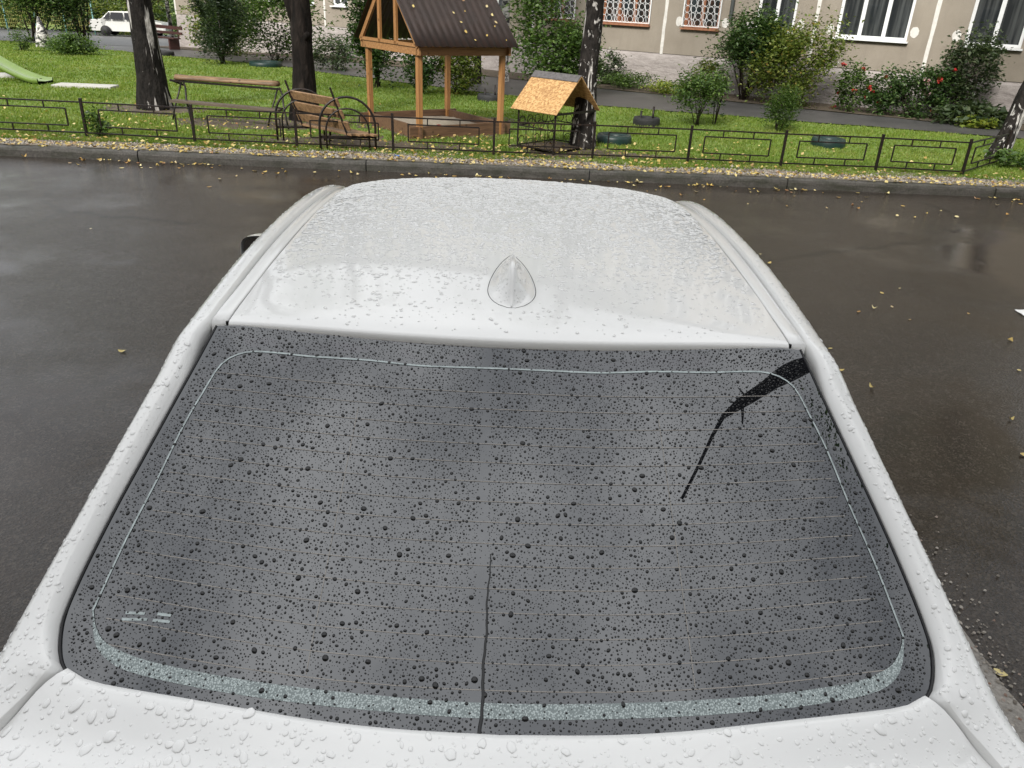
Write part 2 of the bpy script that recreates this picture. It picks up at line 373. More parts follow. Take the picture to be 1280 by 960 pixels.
# ------------------------------------------------------------------ setting
BO = Vector((12.04, 20.02, 0)); BA = R(34)
BT = Vector((-math.cos(BA), math.sin(BA), 0)); BN = Vector((-math.sin(BA), -math.cos(BA), 0))   # along the wall, out of the wall
def bw(s, o, z=0): p = BO+BT*s+BN*o; return Vector((p.x, p.y, z))
PATH_NEAR = [(-14, 2.6), (-3, 2.9), (0, 3.5), (5, 5.2), (8, 6.2), (12, 6.2), (17, 6.0), (19, 5.6), (23, 5.6), (32, 5.6), (46, 6.0)]
PATH_FAR = [(-14, 1.3), (-3, 1.5), (0, 1.8), (5, 2.0), (10, 2.3), (20, 2.2), (32, 1.9), (46, 1.9)]
def pn(s): return float(np.interp(s, *zip(*PATH_NEAR)))
def pf(s): return float(np.interp(s, *zip(*PATH_FAR)))

def sheet(name, xs, ys, zf, mat, dz=0):
    b = MB(); b.grid([[(x, y, zf(x, y)+dz) for x in xs] for y in ys]); o = b.build(name, mat, smooth=True)
    return tag(o, kind='structure')
# road: from behind the camera to the kerb
xs = [x*2.0 for x in range(-45, 46)]
b = MB(); rows = []
for v in [-45, -20, -8, -2, 1, 3, 4, 6, 8, 10]: rows.append([(x, v, zroad(v)) for x in xs])
rows.append([(x, kerby(x)+.05, zroad(kerby(x)+.05)) for x in xs]); b.grid(rows)
tag(b.build('road', M('asphalt'), smooth=True), kind='structure')
# lawn and all the ground beyond
b = MB(); rows = []
offs = [.12, .3, .6, 1, 1.6, 2.4, 3.4, 4.6, 6, 7.5, 9, 11, 13, 15, 17, 19, 21, 23, 25, 27, 29, 31, 34, 37, 40, 44, 48, 55, 70, 110, 400]
xg = [-400, -150, -90]+[x*1.5 for x in range(-40, 41)]+[90, 150, 400]
for d in offs: rows.append([(x, kerby(x)+d, gz(x, kerby(x)+d)-.002) for x in xg])
b.grid(rows); tag(b.build('ground', M('lawn'), smooth=True), kind='structure')
# gravel verge between kerb and grass
b = MB(); rows = []
rv = random.Random(5)
xv = [x*.25 for x in range(-120, 121)]
wv = [.62+.10*math.sin(x*1.3)+.08*math.sin(x*3.1+1)+rv.uniform(-.06, .06) for x in xv]
for k in range(5): rows.append([(x, kerby(x)+.10+w*k/4, gz(x, kerby(x)+.10+w*k/4)+.012) for x, w in zip(xv, wv)])
b.grid(rows); tag(b.build('verge', M('verge'), smooth=True), kind='structure')
# footpath along the building
b = MB(); rows = []
for i in range(0, 121):
    s = -14+i*.5; n0, f0 = pn(s), pf(s); row = []
    for k in range(7):
        o_ = f0+(n0-f0)*k/6+(.05*math.sin(s*2.3)+.04*math.sin(s*5.1) if k in (0, 6) else 0); p = bw(s, o_); row.append((p.x, p.y, gz(p.x, p.y)+.02))
    rows.append(row)
b.grid(rows, True); tag(b.build('path', M('path'), smooth=True), kind='structure')
# driveway far left behind the lawn
b = MB(); rows = []
for y0 in range(0, 13):
    rows.append([(x, (35.5+y0*2.2)+.18*(x+20), gz(x, (35.5+y0*2.2)+.18*(x+20))+.03) for x in [-70, -60, -50, -42, -36, -31, -27, -23, -20, -17, -14.5]])
b.grid(rows); tag(b.build('driveway', M('path'), smooth=True), kind='structure')
# flower bed soil between path and plinth
b = MB(); rows = []
for i in range(0, 95):
    s = -14+i*.5
    rows.append([tuple(bw(s, o_, gz(*bw(s, o_).xy)+.03)) for o_ in (0, .6, pf(s)-.05)])
b.grid(rows, True); tag(b.build('flower_bed', M('bare_soil'), smooth=True), kind='structure')

# kerb of long stones
kr = empty('kerb', (0, kerby(0), 0)); tag(kr, kind='structure')
xk = [-60, -50, -41, -32, -23.4, -17.5, -14.4, -11.4, -8.4, -5.1, -1.95, 1.2, 4.05, 7.1, 10.1, 13, 18, 26, 35, 45, 60]
for i in range(len(xk)-1):
    x0, x1 = xk[i]+.008, xk[i+1]-.008; b = MB(); rows = []
    rk = random.Random(i); n = max(4, int((x1-x0)/.35))
    for j in range(n+1):
        x = x0+(x1-x0)*j/n; y = kerby(x)-kerby(0); z0 = zroad(kerby(x)); w = rk.uniform(-.013, .013)
        rows.append([(x, y+w, z0-.1), (x, y+.004+w, z0+.085), (x, y+.012+w, z0+.118), (x, y+.035, z0+.136+w), (x, y+.15, z0+.138), (x, y+.17, z0+.12), (x, y+.17, z0-.1)])
    b.grid(rows, False)
    nn = 7; b.f.append(tuple(range(nn))); b.f.append(tuple(n*nn+k for k in range(nn))[::-1])
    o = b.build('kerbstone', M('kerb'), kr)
# concrete strip beside the parking place
b = MB(); rows = []
rp = random.Random(8)
for i in range(240):
    y = -10+i*.0625; rows.append([(.5, y, .006), (1.2, y, .012), (1.7, y, .010), (1.85+rp.uniform(-.007, .007)+.02*math.sin(i*.13)+.012*math.sin(i*.41), y, .003)])
b.grid(rows); tag(b.build('pavement', M('pavement'), smooth=True), kind='structure')

# ------------------------------------------------------------------ leaves, stones, grass
def rand_frames(n, rng, flat=.0):
    """random orthonormal frames; flat 0 = any direction, 1 = lying flat"""
    nrm = rng.normal(size=(n, 3)); nrm[:, 2] = np.abs(nrm[:, 2])+flat*4; nrm /= np.linalg.norm(nrm, axis=1)[:, None]
    a = rng.normal(size=(n, 3)); a -= nrm*np.sum(a*nrm, 1)[:, None]; a /= np.linalg.norm(a, axis=1)[:, None]
    return a, np.cross(nrm, a), nrm
def leaf_cloud(P, size, rng, flat=.3, aspect=.55, fold=.18, var=.35):
    n = len(P); a, b_, nr = rand_frames(n, rng, flat)
    L = (size*(1+var*rng.uniform(-1, 1, n)))[:, None]; W = L*aspect*.5
    base = P-a*L*.5; tip = P+a*L*.5
    l = P-a*L*.06+b_*W+nr*L*fold; r = P-a*L*.06-b_*W+nr*L*fold
    V = np.stack([base, r, tip, l], 1).reshape(-1, 3)
    i = np.arange(n)*4
    F = np.concatenate([np.stack([i, i+1, i+2], 1), np.stack([i, i+2, i+3], 1)])
    return V, F
def clump_points(n, rng, rx, ry, h0, h1, nclump=26, spread=.22, top=1.0):
    """points gathered in clumps inside an ellipsoid between h0 and h1"""
    c = rng.normal(size=(nclump, 3)); c /= np.linalg.norm(c, axis=1)[:, None]; c *= (rng.uniform(.25, 1, nclump)**.55)[:, None]
    k = rng.integers(0, nclump, n); sc = rng.uniform(.6, 1.3, nclump)[k]
    p = c[k]+rng.normal(size=(n, 3))*(spread*sc)[:, None]
    q = np.empty_like(p); q[:, 0] = p[:, 0]*rx; q[:, 1] = p[:, 1]*ry; q[:, 2] = (h0+h1)/2+p[:, 2]*(h1-h0)/2
    q[:, 2] = np.maximum(q[:, 2], .03)
    return q, np.stack([c[:, 0]*rx, c[:, 1]*ry, (h0+h1)/2+c[:, 2]*(h1-h0)/2], 1)

SEED = [100]
def plant(name, xy, rx, h, n, size, mat, label, cat='bush', h0=.05, stems=5, stem_r=.012, group=None, nclump=26, spread=.24, ry=None, flat=.3, aspect=.55, flowers=None, stem_mat='stem', z=None):
    SEED[0] += 1; rng = np.random.default_rng(SEED[0]); rd = random.Random(SEED[0])
    x, y = xy; root = empty(name, (x, y, gz(x, y)+.01 if z is None else z), 0, label, cat, group)
    n = int(n*1.0); size = size*1.22
    P, C = clump_points(n, rng, rx, ry or rx, h0, h, nclump, spread)
    V, F = leaf_cloud(P, size, rng, flat, aspect); np_mesh('foliage', V, F, M(mat), root)
    b = MB()
    order = rng.permutation(len(C))[:max(3, stems)]
    for j in order:
        e = Vector(C[j]); s0 = Vector((rd.uniform(-.12, .12)*rx, rd.uniform(-.12, .12)*rx, -.03))
        m = s0.lerp(e, .5)+Vector((rd.uniform(-.1, .1)*rx, rd.uniform(-.1, .1)*rx, .1*h))
        b.tube([s0, m, e], [stem_r, stem_r*.75, stem_r*.4], 5)
    b.build('stem', M(stem_mat), root, True)
    if flowers:
        fm, fn, fs = flowers
        for q in range(fn):
            j = rng.integers(0, len(P)); ctr = P[j]*np.array([1.04, 1.04, 1.02])
            pp = ctr+rng.normal(size=(14, 3))*fs*.35; V, F = leaf_cloud(pp, fs, rng, .2, .9); np_mesh('flower', V, F, M(fm), root)
    return root

def tree(name, xy, r, top, lean, bark, crown, label, leafmat='leaf_mid', n=5000, group=None, bend=.0, base_flare=1.35, limbs=True, size=.11):
    SEED[0] += 1; rng = np.random.default_rng(SEED[0]); rd = random.Random(SEED[0])
    x, y = xy; root = empty(name, (x, y, gz(x, y) if y > 11 else 0), 0, label, 'tree', group)
    pts = []; rad = []
    for k in range(0, 19):
        t = k/18; z = -.1+(top+.1)*t
        pts.append((lean[0]*z+bend*math.sin(t*5)+rd.uniform(-.01, .01), lean[1]*z+bend*math.cos(t*4)*.6-bend*.6, z))
        rad.append(r*(1-.7*t)*(1+(base_flare-1)*math.exp(-z*3.2))*rd.uniform(.96, 1.04))
    P2 = []; R2 = []
    for k in range(0, 73):
        q = k/4; i = min(17, int(q)); t = q-i; P2.append(Vector(pts[i]).lerp(Vector(pts[i+1]), t)); R2.append(rad[i]*(1-t)+rad[i+1]*t)
    b = MB(); b.tube(P2, R2, 22); vs = []
    for j, v in enumerate(b.v):
        v = Vector(v); c = P2[min(72, j//22)]; d = v-c; nz = mnoise.noise(Vector((v.x*9+x, v.y*9+y, v.z*1.6)))*.15+mnoise.noise(Vector((v.x*26, v.y*26, v.z*7)))*.05
        vs.append(tuple(c+d*(1+nz)))
    b.v = vs; tr = b.build('trunk', M(bark), root, True)
    cx, cy = lean[0]*top, lean[1]*top; crx, h0, h1 = crown
    P, C = clump_points(n, rng, crx, crx, h0, h1, 34, .17)
    P[:, 0] += cx*.8; P[:, 1] += cy*.8; C[:, 0] += cx*.8; C[:, 1] += cy*.8
    V, F = leaf_cloud(P, size, rng, .25, .6); np_mesh('crown', V, F, M(leafmat), root)
    if limbs:
        for j in range(0, len(C), 3):
            e = Vector(C[j]); zb = min(max(e.z*.72, h0*.6), top*.92); t = (zb+.1)/(top+.1); i = min(17, int(t*18))
            s0 = Vector(pts[i]); m = s0.lerp(e, .5)+Vector((0, 0, .25))
            bb = MB(); bb.tube([s0, m, e], [rad[i]*.45, rad[i]*.28, .012], 6); bb.build('limb', M(bark), root, True)
    return root

# stones on the verge
def stones():
    rng = np.random.default_rng(3); n = 16000
    x = rng.uniform(-13, 14, n); d = .15+np.abs(rng.normal(0, .30, n)); y = 11.06+.018*x+d
    z = gznp(x, y)+.014; s = rng.uniform(.006, .022, n)*np.where(rng.random(n) > .93, 1.8, 1)
    base = np.array([(1, 0, 0), (0, 1, 0), (-1, 0, 0), (0, -1, 0), (0, 0, .75), (0, 0, -.5)])
    V = base[None]*(s[:, None, None]*rng.uniform(.6, 1.3, (n, 6, 1))); an = rng.uniform(0, 6.28, n); c, s_ = np.cos(an), np.sin(an)
    X = V[:, :, 0]*c[:, None]-V[:, :, 1]*s_[:, None]; Y = V[:, :, 0]*s_[:, None]+V[:, :, 1]*c[:, None]
    V = np.stack([X+x[:, None], Y+y[:, None], V[:, :, 2]+z[:, None]], 2).reshape(-1, 3)
    f = np.array([(0, 1, 4), (1, 2, 4), (2, 3, 4), (3, 0, 4), (1, 0, 5), (2, 1, 5), (3, 2, 5), (0, 3, 5)])
    F = (f[None]+(np.arange(n)*6)[:, None, None]).reshape(-1, 3)
    o = np_mesh('verge_gravel', V, F, M('gravel')); tag(o, 'grey brown gravel strewn along the verge behind the kerb', 'gravel', kind='stuff')
stones()
def grit():
    rng = np.random.default_rng(13); n = 1500; x = 1.80+rng.normal(0, .09, n); y = rng.uniform(.2, 3, n); s = rng.uniform(.003, .009, n)
    base = np.array([(1, 0, 0), (0, 1, 0), (-1, 0, 0), (0, -1, 0), (0, 0, .8)]); V = base[None]*(s[:, None, None]*rng.uniform(.6, 1.3, (n, 5, 1)))+np.stack([x, y, np.full(n, .006)], 1)[:, None, :]
    f = np.array([(0, 1, 4), (1, 2, 4), (2, 3, 4), (3, 0, 4)]); F = (f[None]+(np.arange(n)*5)[:, None, None]).reshape(-1, 3)
    tag(np_mesh('pavement_grit', V.reshape(-1, 3), F, M('gravel')), 'loose pale grit along the concrete edge beside the car', 'grit', kind='stuff')
grit()
BARE = [(-2.2, 12.45, 2.6, .45), (1.6, 12.5, 1.6, .35), (-4.6, 13.9, 1.5, .7), (-2.6, 12.6, 1.0, .8), (-6.6, 15.2, 1.1, .8), (.9, 12.7, 1.0, .8), (-1.3, 14.9, 1.7, 1.7), (-3.6, 14.6, .9, .7)]
rbg = random.Random(15)
for (ax_, ay_, rx_, ry_) in BARE:
    b = MB(); rows = []
    for i in range(37):
        a = i*math.pi/18; w = 1+.18*math.sin(a*3+ax_)+.12*math.sin(a*7+ay_) if i < 36 else 1+.18*math.sin(ax_)+.12*math.sin(ay_)
        rows.append([(ax_+rx_*.92*k*w*math.cos(a), ay_+ry_*.92*k*w*math.sin(a), gz(ax_+rx_*.92*k*w*math.cos(a), ay_+ry_*.92*k*w*math.sin(a))+.012-.010*k) for k in (.02, .4, .75, 1)])
    b.grid(rows, True); tag(b.build('bare_ground', M('bare_soil'), smooth=True), kind='structure')
def grass():
    rng = np.random.default_rng(8); n = 330000
    u = rng.random(n); y = 11.5+(46-11.5)*u**1.9; x = rng.uniform(-1, 1, n)*(5+.78*y)
    x = x-.02*y
    keep = (y > 11.06+.018*x+.55+.12*np.sin(x*2.1)) & (x > -34) & (x < 17)
    px, py = x-BO.x, y-BO.y; s = px*BT.x+py*BT.y; o_ = px*BN.x+py*BN.y
    near = np.interp(s, *zip(*PATH_NEAR)); keep &= (o_ > near+.05)
    keep &= ~((y > 35.5+.18*(x+20)) & (x < -14))
    dens = np.ones(n)
    for (ax, ay, rx, ry) in BARE:
        d = ((x-ax)/rx)**2+((y-ay)/ry)**2; dens = np.minimum(dens, np.clip(.12+.9*(d-.35), .08, 1))
    pat = .5+.5*np.sin(x*1.7+np.sin(y*1.3)*1.5)*np.sin(y*1.9+np.sin(x*.9)*2); dens *= .62+.38*pat
    keep &= rng.random(n) < dens
    x, y = x[keep], y[keep]; pat = pat[keep]; n = len(x); z = gznp(x, y)
    Vs = []; Fs = []
    for k in range(3):
        an = rng.uniform(0, 6.28, n); h = rng.uniform(.02, .045, n)*(.75+.6*pat)*(1+.006*y); w = .008+.0011*y*rng.uniform(.5, 1.1, n)
        dx, dy = np.cos(an), np.sin(an); ox = x+rng.normal(0, .02, n); oy = y+rng.normal(0, .02, n); le = rng.uniform(.1, .9, n)*h
        A = np.stack([ox-dy*w*.5, oy+dx*w*.5, z], 1); B = np.stack([ox+dy*w*.5, oy-dx*w*.5, z], 1); T = np.stack([ox+dx*le, oy+dy*le, z+h], 1)
        Vs.append(np.stack([A, B, T], 1).reshape(-1, 3)); Fs.append(np.arange(n*3).reshape(-1, 3)+k*n*3)
    o = np_mesh('grass', np.concatenate(Vs), np.concatenate(Fs), M('grass_blade')); tag(o, 'short bright green grass of the lawn behind the low fence', 'grass', kind='stuff')
grass()
def litter():
    rng = np.random.default_rng(21)
    X = []; Y = []
    x = rng.uniform(-12, 13, 2600); X.append(x); Y.append(11.06+.018*x+.18+np.abs(rng.normal(0, .28, 2600)))
    for (cx, cy, sx, sy, n) in [(-5, 13.2, 2.6, 1.1, 300), (-1.5, 12.7, 2.2, .7, 330), (1.2, 12.6, 1.5, .6, 260), (4.5, 13, 2.5, .8, 60), (-8, 15, 3, 2, 90), (0, 15, 3, 1.6, 50), (6, 14, 3, 1.5, 30)]:
        X.append(rng.normal(cx, sx, n)); Y.append(rng.normal(cy, sy, n))
    x = np.concatenate(X); y = np.concatenate(Y); k = (y > 11.2+.018*x) & (y < 17.4); x, y = x[k], y[k]
    xk_ = rng.uniform(-11, 12, 420); x = np.concatenate([x, xk_]); y = np.concatenate([y, 11.06+.018*xk_+rng.uniform(.04, .17, 420)])
    h = np.where(y < 11.06+.018*x+.19, .018, np.where(y < 11.06+.018*x+.5, .022, .055)); P = np.stack([x, y, gznp(x, y)+h], 1)
    V, F = leaf_cloud(P, np.full(len(P), .055), rng, .55, .75, .1, .4)
    o = np_mesh('leaf_litter', V, F, M('leaf_fallen')); tag(o, 'small yellow fallen leaves scattered over verge and grass', 'leaves', kind='stuff')
litter()
# single fallen leaves on the wet road
def leaf_shape(L, curl, seed):
    rd = random.Random(seed); b = MB(); rows = []
    for i in range(6):
        t = i/5; w = L*.36*math.sin(math.pi*min(1, t*.93+.04))**.8*(1 if t < .6 else 1-.25*(t-.6)); z = curl*L*(t-.5)**2*1.6+.004
        rows.append([((t-.5)*L, -w*rd.uniform(.85, 1.1), z+.10*w), ((t-.5)*L, 0, z), ((t-.5)*L, w*rd.uniform(.85, 1.1), z+.14*w)])
    b.grid(rows, True); return b
lv = [leaf_shape(.055, c, i).build('fallen_leaf', M('leaf_single'), smooth=True) for i, c in enumerate((.15, .4, .7, .25))]
lm = [o.data for o in lv]
for o in lv: bpy.data.objects.remove(o)
rl = random.Random(31); spots = []
for _ in range(52): x = rl.uniform(-7.2, 7.4); spots.append((x, kerby(x)-abs(rl.gauss(.12, .10))-.02))
for _ in range(30): x = rl.uniform(-6.0, .5); spots.append((x, kerby(x)-.2-abs(rl.gauss(0, .55))))
for _ in range(34): x = rl.uniform(1.8, 7.6); spots.append((x, kerby(x)-.3-abs(rl.gauss(0, .9))))
for _ in range(20): spots.append((rl.gauss(3.7, .8), rl.gauss(5.6, .9)))
for _ in range(10):
    xc = rl.uniform(-6.5, 7.2)
    for q in range(6): x = xc+rl.gauss(0, .16); spots.append((x, kerby(x)-.03-abs(rl.gauss(0, .06))))
spots += [(-4.0, 7.37), (1.86, 2.02), (-2.4, 4.5), (2.6, 7.2), (-3.6, 9.5), (2.9, 3.6), (2.4, 4.4)]
for i, (x, y) in enumerate(spots):
    o = bpy.data.objects.new('fallen_leaf', lm[i % 4]); COL.objects.link(o); o.location = (x, y, zroad(y)+.002)
    o.rotation_euler = (rl.uniform(-.15, .15), rl.uniform(-.15, .15), rl.uniform(0, 6.28)); k = rl.uniform(.5, 1.3)*(1.1 if y > 9 else .85); o.scale = (k, k*rl.uniform(.75, 1.15), k*rl.uniform(.6, 2.2))
    tag(o, 'small yellow fallen leaf lying on the wet asphalt', 'leaf', 'fallen leaves on the wet road')

# ------------------------------------------------------------------ the white car
CX = .027; CY = 2.6
car = empty('parked_car', (CX, CY, 0), 0, 'white sedan covered in raindrops, seen from behind over its tinted rear window', 'car')
SH = (0, -CY, 0)
def herm(xs, ys):
    xs = np.array(xs, float); ys = np.array(ys, float); d = np.gradient(ys, xs)
    def fn(x):
        x = min(max(x, xs[0]), xs[-1]); i = min(max(int(np.searchsorted(xs, x))-1, 0), len(xs)-2); h = xs[i+1]-xs[i]; t = (x-xs[i])/h
        return float((2*t**3-3*t*t+1)*ys[i]+(t**3-2*t*t+t)*h*d[i]+(-2*t**3+3*t*t)*ys[i+1]+(t**3-t*t)*h*d[i+1])
    return fn
zroof = herm([1.40, 1.473, 1.7, 2.0, 2.4, 2.7, 2.9, 3.05, 3.2, 3.5, 3.8], [1.450, 1.472, 1.501, 1.521, 1.533, 1.524, 1.500, 1.466, 1.41, 1.26, 1.10])
def zg(x, y):
    t = y-.807; return 1.090+.6*t-.074*t*t-.034*(x/.7)**2-.02*(x/.7)**6
def zdeck(x, y): return 1.098-.085*max(0, .82-y)-.2*max(0, .42-y)**2-.034*(x/.75)**2-.012*(x/.75)**6
# outline of the rear window, right half, bottom centre to top centre
OUT = [(0, .808), (.15, .812), (.28, .822), (.40, .838), (.51, .855), (.61, .873), (.665, .888), (.70, .906), (.722, .931), (.737, .968), (.741, 1.003), (.732, 1.068), (.713, 1.16), (.690, 1.255), (.668, 1.35), (.648, 1.44), (.630, 1.531)]
def dense(pts, n):
    P = [Vector((x, y, 0)) for x, y in pts]; P = [P[0]*2-P[1]]+P+[P[-1]*2-P[-2]]; o = []
    for i in range(1, len(P)-2):
        for k in range(n):
            t = k/n; a, b_, c, d = P[i-1], P[i], P[i+1], P[i+2]
            o.append((.5*((2*b_)+(-a+c)*t+(2*a-5*b_+4*c-d)*t*t+(-a+3*b_-3*c+d)*t**3)).xy)
    o.append(P[-2].xy); return [(float(p[0]), float(p[1])) for p in o]
RW0 = .605
RIGHT = dense(OUT, 4)
TOP = [(x, 1.4675+.066*(x/RW0)**2) for x in [.56, .48, .4, .32, .24, .16, .08, 0]]
half = RIGHT+TOP
outline = half+[(-x, y) for x, y in half[-2:0:-1]]
GC = (0, 1.17)
NR = 26; n = len(outline); V = []; Fc = []
for i in range(1, NR+1):
    k = i/NR
    for x, y in outline:
        X = GC[0]+(x-GC[0])*k; Y = GC[1]+(y-GC[1])*k; V.append((X, Y, zg(X, Y)))
V.append((0, GC[1], zg(0, GC[1]))); ctr = len(V)-1
for i in range(NR-1):
    for j in range(n):
        j2 = (j+1) % n; Fc.append((i*n+j, i*n+j2, (i+1)*n+j2, (i+1)*n+j)[::-1])
for j in range(n): Fc.append((j, (j+1) % n, ctr))
b = MB(); b.add(V, Fc)
glass = b.build('rear_window', M('tint'), car, True, SH); tag(glass, 'tinted rear window beaded with rain')
me = glass.data
import bmesh
bm = bmesh.new(); bm.from_mesh(me); bmesh.ops.recalc_face_normals(bm, faces=bm.faces); 
if sum(f_.normal.z for f_ in bm.faces) < 0: bmesh.ops.reverse_faces(bm, faces=bm.faces)
bm.to_mesh(me); bm.free()

def on_glass(x, y, h=.0012): return (x, y, zg(x, y)+h)
def strip(pts, wid, h=.0012):
    """flat strip following the glass along pts (x, y)"""
    b = MB(); rows = []
    for i, (x, y) in enumerate(pts):
        a = pts[max(0, i-1)]; c = pts[min(len(pts)-1, i+1)]; d = Vector((c[0]-a[0], c[1]-a[1])).normalized(); w = wid[i] if isinstance(wid, list) else wid
        rows.append([on_glass(x-d.y*w*k, y+d.x*w*k, h) for k in (.5, 0, -.5)])
    b.grid(rows); return b
# printed dotted border: narrow at sides and top, wide dotted band at the bottom
def inset(k):       # outline moved inwards
    return k
BLh = [(.692, .992), (.676, .960), (.650, .932), (.594, .906), (.50, .884), (.40, .868), (.29, .856), (.18, .848), (.09, .8435)]
BL = [(-x, y) for x, y in BLh]+[(0, .842)]+BLh[::-1]
BLd = dense(BL, 3); wd = [.003+.0165*min(1, max(0, (i/len(BLd))*9-.3))*min(1, max(0, (1-i/len(BLd))*9-.3)) for i in range(len(BLd))]
strip(BLd, wd).build('dotted_border', M('frit'), glass, True, SH)
SL = dense([(.692, .992), (.673, 1.10), (.650, 1.20), (.632, 1.30), (.613, 1.37), (.592, 1.432), (.548, 1.455), (.48, 1.449), (.41, 1.438), (.29, 1.428), (.19, 1.417), (.1, 1.415), (0, 1.415)], 3)
SL2 = SL+[(-x, y) for x, y in SL[::-1][1:]]
strip(SL2, .0036).build('border_line', M('frit_line'), glass, True, SH)
for k in range(15):
    yc = .868+.0352*k; w_ = .668-.0048*k; pts = []
    for i in range(25):
        u = -1+i/12; x = u*w_; pts.append((x, yc+.075*abs(u)**2.2-.022*(k/14)*abs(u)**2))
    strip(pts, .0012, .0010).build('heating_line', M('heater'), glass, True, SH)
for xx in (-.31, .31): strip([(xx*(1-.05*i/8), .885+.055*i) for i in range(9)], .0013, .0008).build('heating_line', M('heater'), glass, True, SH)
# faint maker's stamp in the lower left corner: a few pale bars
for i, (dx, dy, L) in enumerate([(0, 0, .045), (.004, .009, .034), (.055, -.006, .03), (.06, .003, .024)]):
    strip([(-.635+dx, .972+dy), (-.635+dx+L, .968+dy)], .004, .0011).build('stamp_mark', M('frit_line'), glass, False, SH)
# black rubber seal round the glass
hs0 = [(x, y) for x, y in RIGHT if x > .01]; ring = [(x*1.002, y-(.001 if y < 1 else 0), zg(x, y)) for x, y in [(-x, y) for x, y in hs0[::-1]]+hs0]
b = MB(); b.tube(ring, .0026, 5); b.build('window_seal', M('rubber'), car, True, SH)

# roof panel
rows = []
us = [-1+2*i/40 for i in range(41)]
RW = .605
def roof_pt(u, v):
    yr = 1.473+.066*u*u; yf = 3.02-.12*u*u; y = yr+(yf-yr)*v; s = zroof(y)-(.020+.010*v)*u*u-.012*abs(u)**6*(.65+v*1.2)
    return (u*RW*(1-.015*v), y, s)
lip = [[(u*RW, 1.473+.066*u*u-dy, roof_pt(u, 0)[2]-dz) for u in us] for dy, dz in ((.004, .034), (.010, .020), (.0085, .008), (.0045, .002))]
rows = lip+[[roof_pt(u, v/40) for u in us] for v in range(41)]
b = MB(); b.grid(rows); b.build('roof_panel', M('paint'), car, True, SH)
# side of the car: rail, rear pillar, wing, flank
hw = sorted([(y, x) for x, y in RIGHT if x > .62 and y > .905]); HWy, HWx = [p[0] for p in hw], [p[1] for p in hw]
GAP = [(.700, .905), (.748, .862), (.790, .805), (.820, .70), (.838, .55), (.842, .42), (.836, .33)]
GAPy = [p[1] for p in GAP][::-1]; GAPx = [p[0] for p in GAP][::-1]
def xin(y):
    if y > 3.1: return float(np.interp(y, [3.1, 3.75, 4.1, 4.6, 4.9], [.648, .745, .74, .70, .60]))
    if y > 1.53: return .650
    if y > .907: return float(np.interp(y, HWy, HWx))+.006+.018*smooth01((y-1.40)/.13)
    return float(np.interp(y, GAPy, GAPx))+.006
zmid = herm([1.20, 1.28, 1.36, 1.43, 1.5, 1.6, 1.75, 1.9, 2.0, 2.1], [zg(.704, 1.2)+.012, zg(.686, 1.28)+.012, zg(.67, 1.36)+.011, zg(.656, 1.43)+.009, 1.436, 1.458, 1.474, zroof(1.9)-.030, zroof(2.0)-.0303, zroof(2.1)-.0315])
def zin(y):
    if y > 3.1: return float(np.interp(y, [3.1, 3.4, 3.75, 4.1, 4.6, 4.9], [zroof(3.1)-.052, 1.255, 1.03, .99, .90, .76]))
    if y > 1.9: return zroof(y)-.030-.022*smooth01((y-1.9)/.9)
    x = xin(y); w = 0
    if y > 1.36: return zmid(y)
    g = zg(x, y)+.012
    if y < .907: w2 = smooth01((.95-y)/.06); g = zdeck(x, y)+.002+(zg(x, .907)+.012-zdeck(x, .907)-.002)*max(0, 1-(.907-y)/.12)
    return g*(1-w)+(zroof(y)-.030)*w
xout = herm([.28, .5, .8, .95, 1.05, 1.2, 1.33, 1.46, 1.8, 2.2, 2.7, 3.1, 3.75, 4.3, 4.7, 4.9], [.80, .862, .862, .843, .822, .787, .757, .736, .719, .718, .722, .725, .835, .85, .82, .70])
zout = herm([.28, .5, .8, .95, 1.05, 1.2, 1.33, 1.46, 1.8, 2.2, 2.7, 3.1, 3.75, 4.3, 4.7, 4.9], [.985, 1.02, 1.045, 1.07, 1.105, 1.187, 1.266, 1.340, 1.434, 1.456, 1.446, 1.378, .985, .93, .83, .72])
def taper(y): return min(1, .90+.10*smooth01((y-.2)/.5))*min(1, .80+.2*smooth01((5.0-y)/.8))
ys = [.26, .30, .36, .42, .5, .58, .66, .74, .80, .84, .87, .89, .905, .92, .94, .96, .98, 1.0, 1.03, 1.06, 1.1, 1.14, 1.18, 1.22, 1.26, 1.3, 1.34, 1.38, 1.42, 1.46, 1.5, 1.53, 1.56, 1.62, 1.7, 1.8, 1.9, 2.0, 2.1, 2.2, 2.35, 2.5, 2.65, 2.75, 2.85, 2.95, 3.05, 3.15, 3.25, 3.35, 3.45, 3.6, 3.75, 3.9, 4.1, 4.3, 4.5, 4.7, 4.85, 4.92]
def side_section(y):
    xi, zi, xo, zo = xin(y), zin(y), xout(y), zout(y); xo = max(xo, xi+.02)
    fl = .016*smooth01((1.75-y)/.45)*smooth01((y-.86)/.06)+.005; up = fl*.45
    L = [(xi-.001, zi-.030), (xi, zi-.008), (xi+fl*.85, zi+up*.9), (xi+fl, zi+up)]
    for s in (.12, .28, .45, .62, .76, .87, .95, 1.0):
        L.append((xi+fl+(xo-xi-fl)*s, zi+up-(zi+up-zo)*(.28*s+.72*s**4.2)+.004*math.sin(math.pi*s)))
    t = taper(y); bx = .885*t; zb = min(.97, zo-.06)
    L += [(xo+(bx-xo)*.12+.004, zo-.03), (xo+(bx-xo)*.45+.012, zo+(zb-zo)*.5), (bx, zb), (bx+.014*t, zb-.03), (.905*t, .80), (.905*t, .68), (.893*t, .60), (.900*t, .45), (.875*t, .26), (.80*t, .18)]
    return L
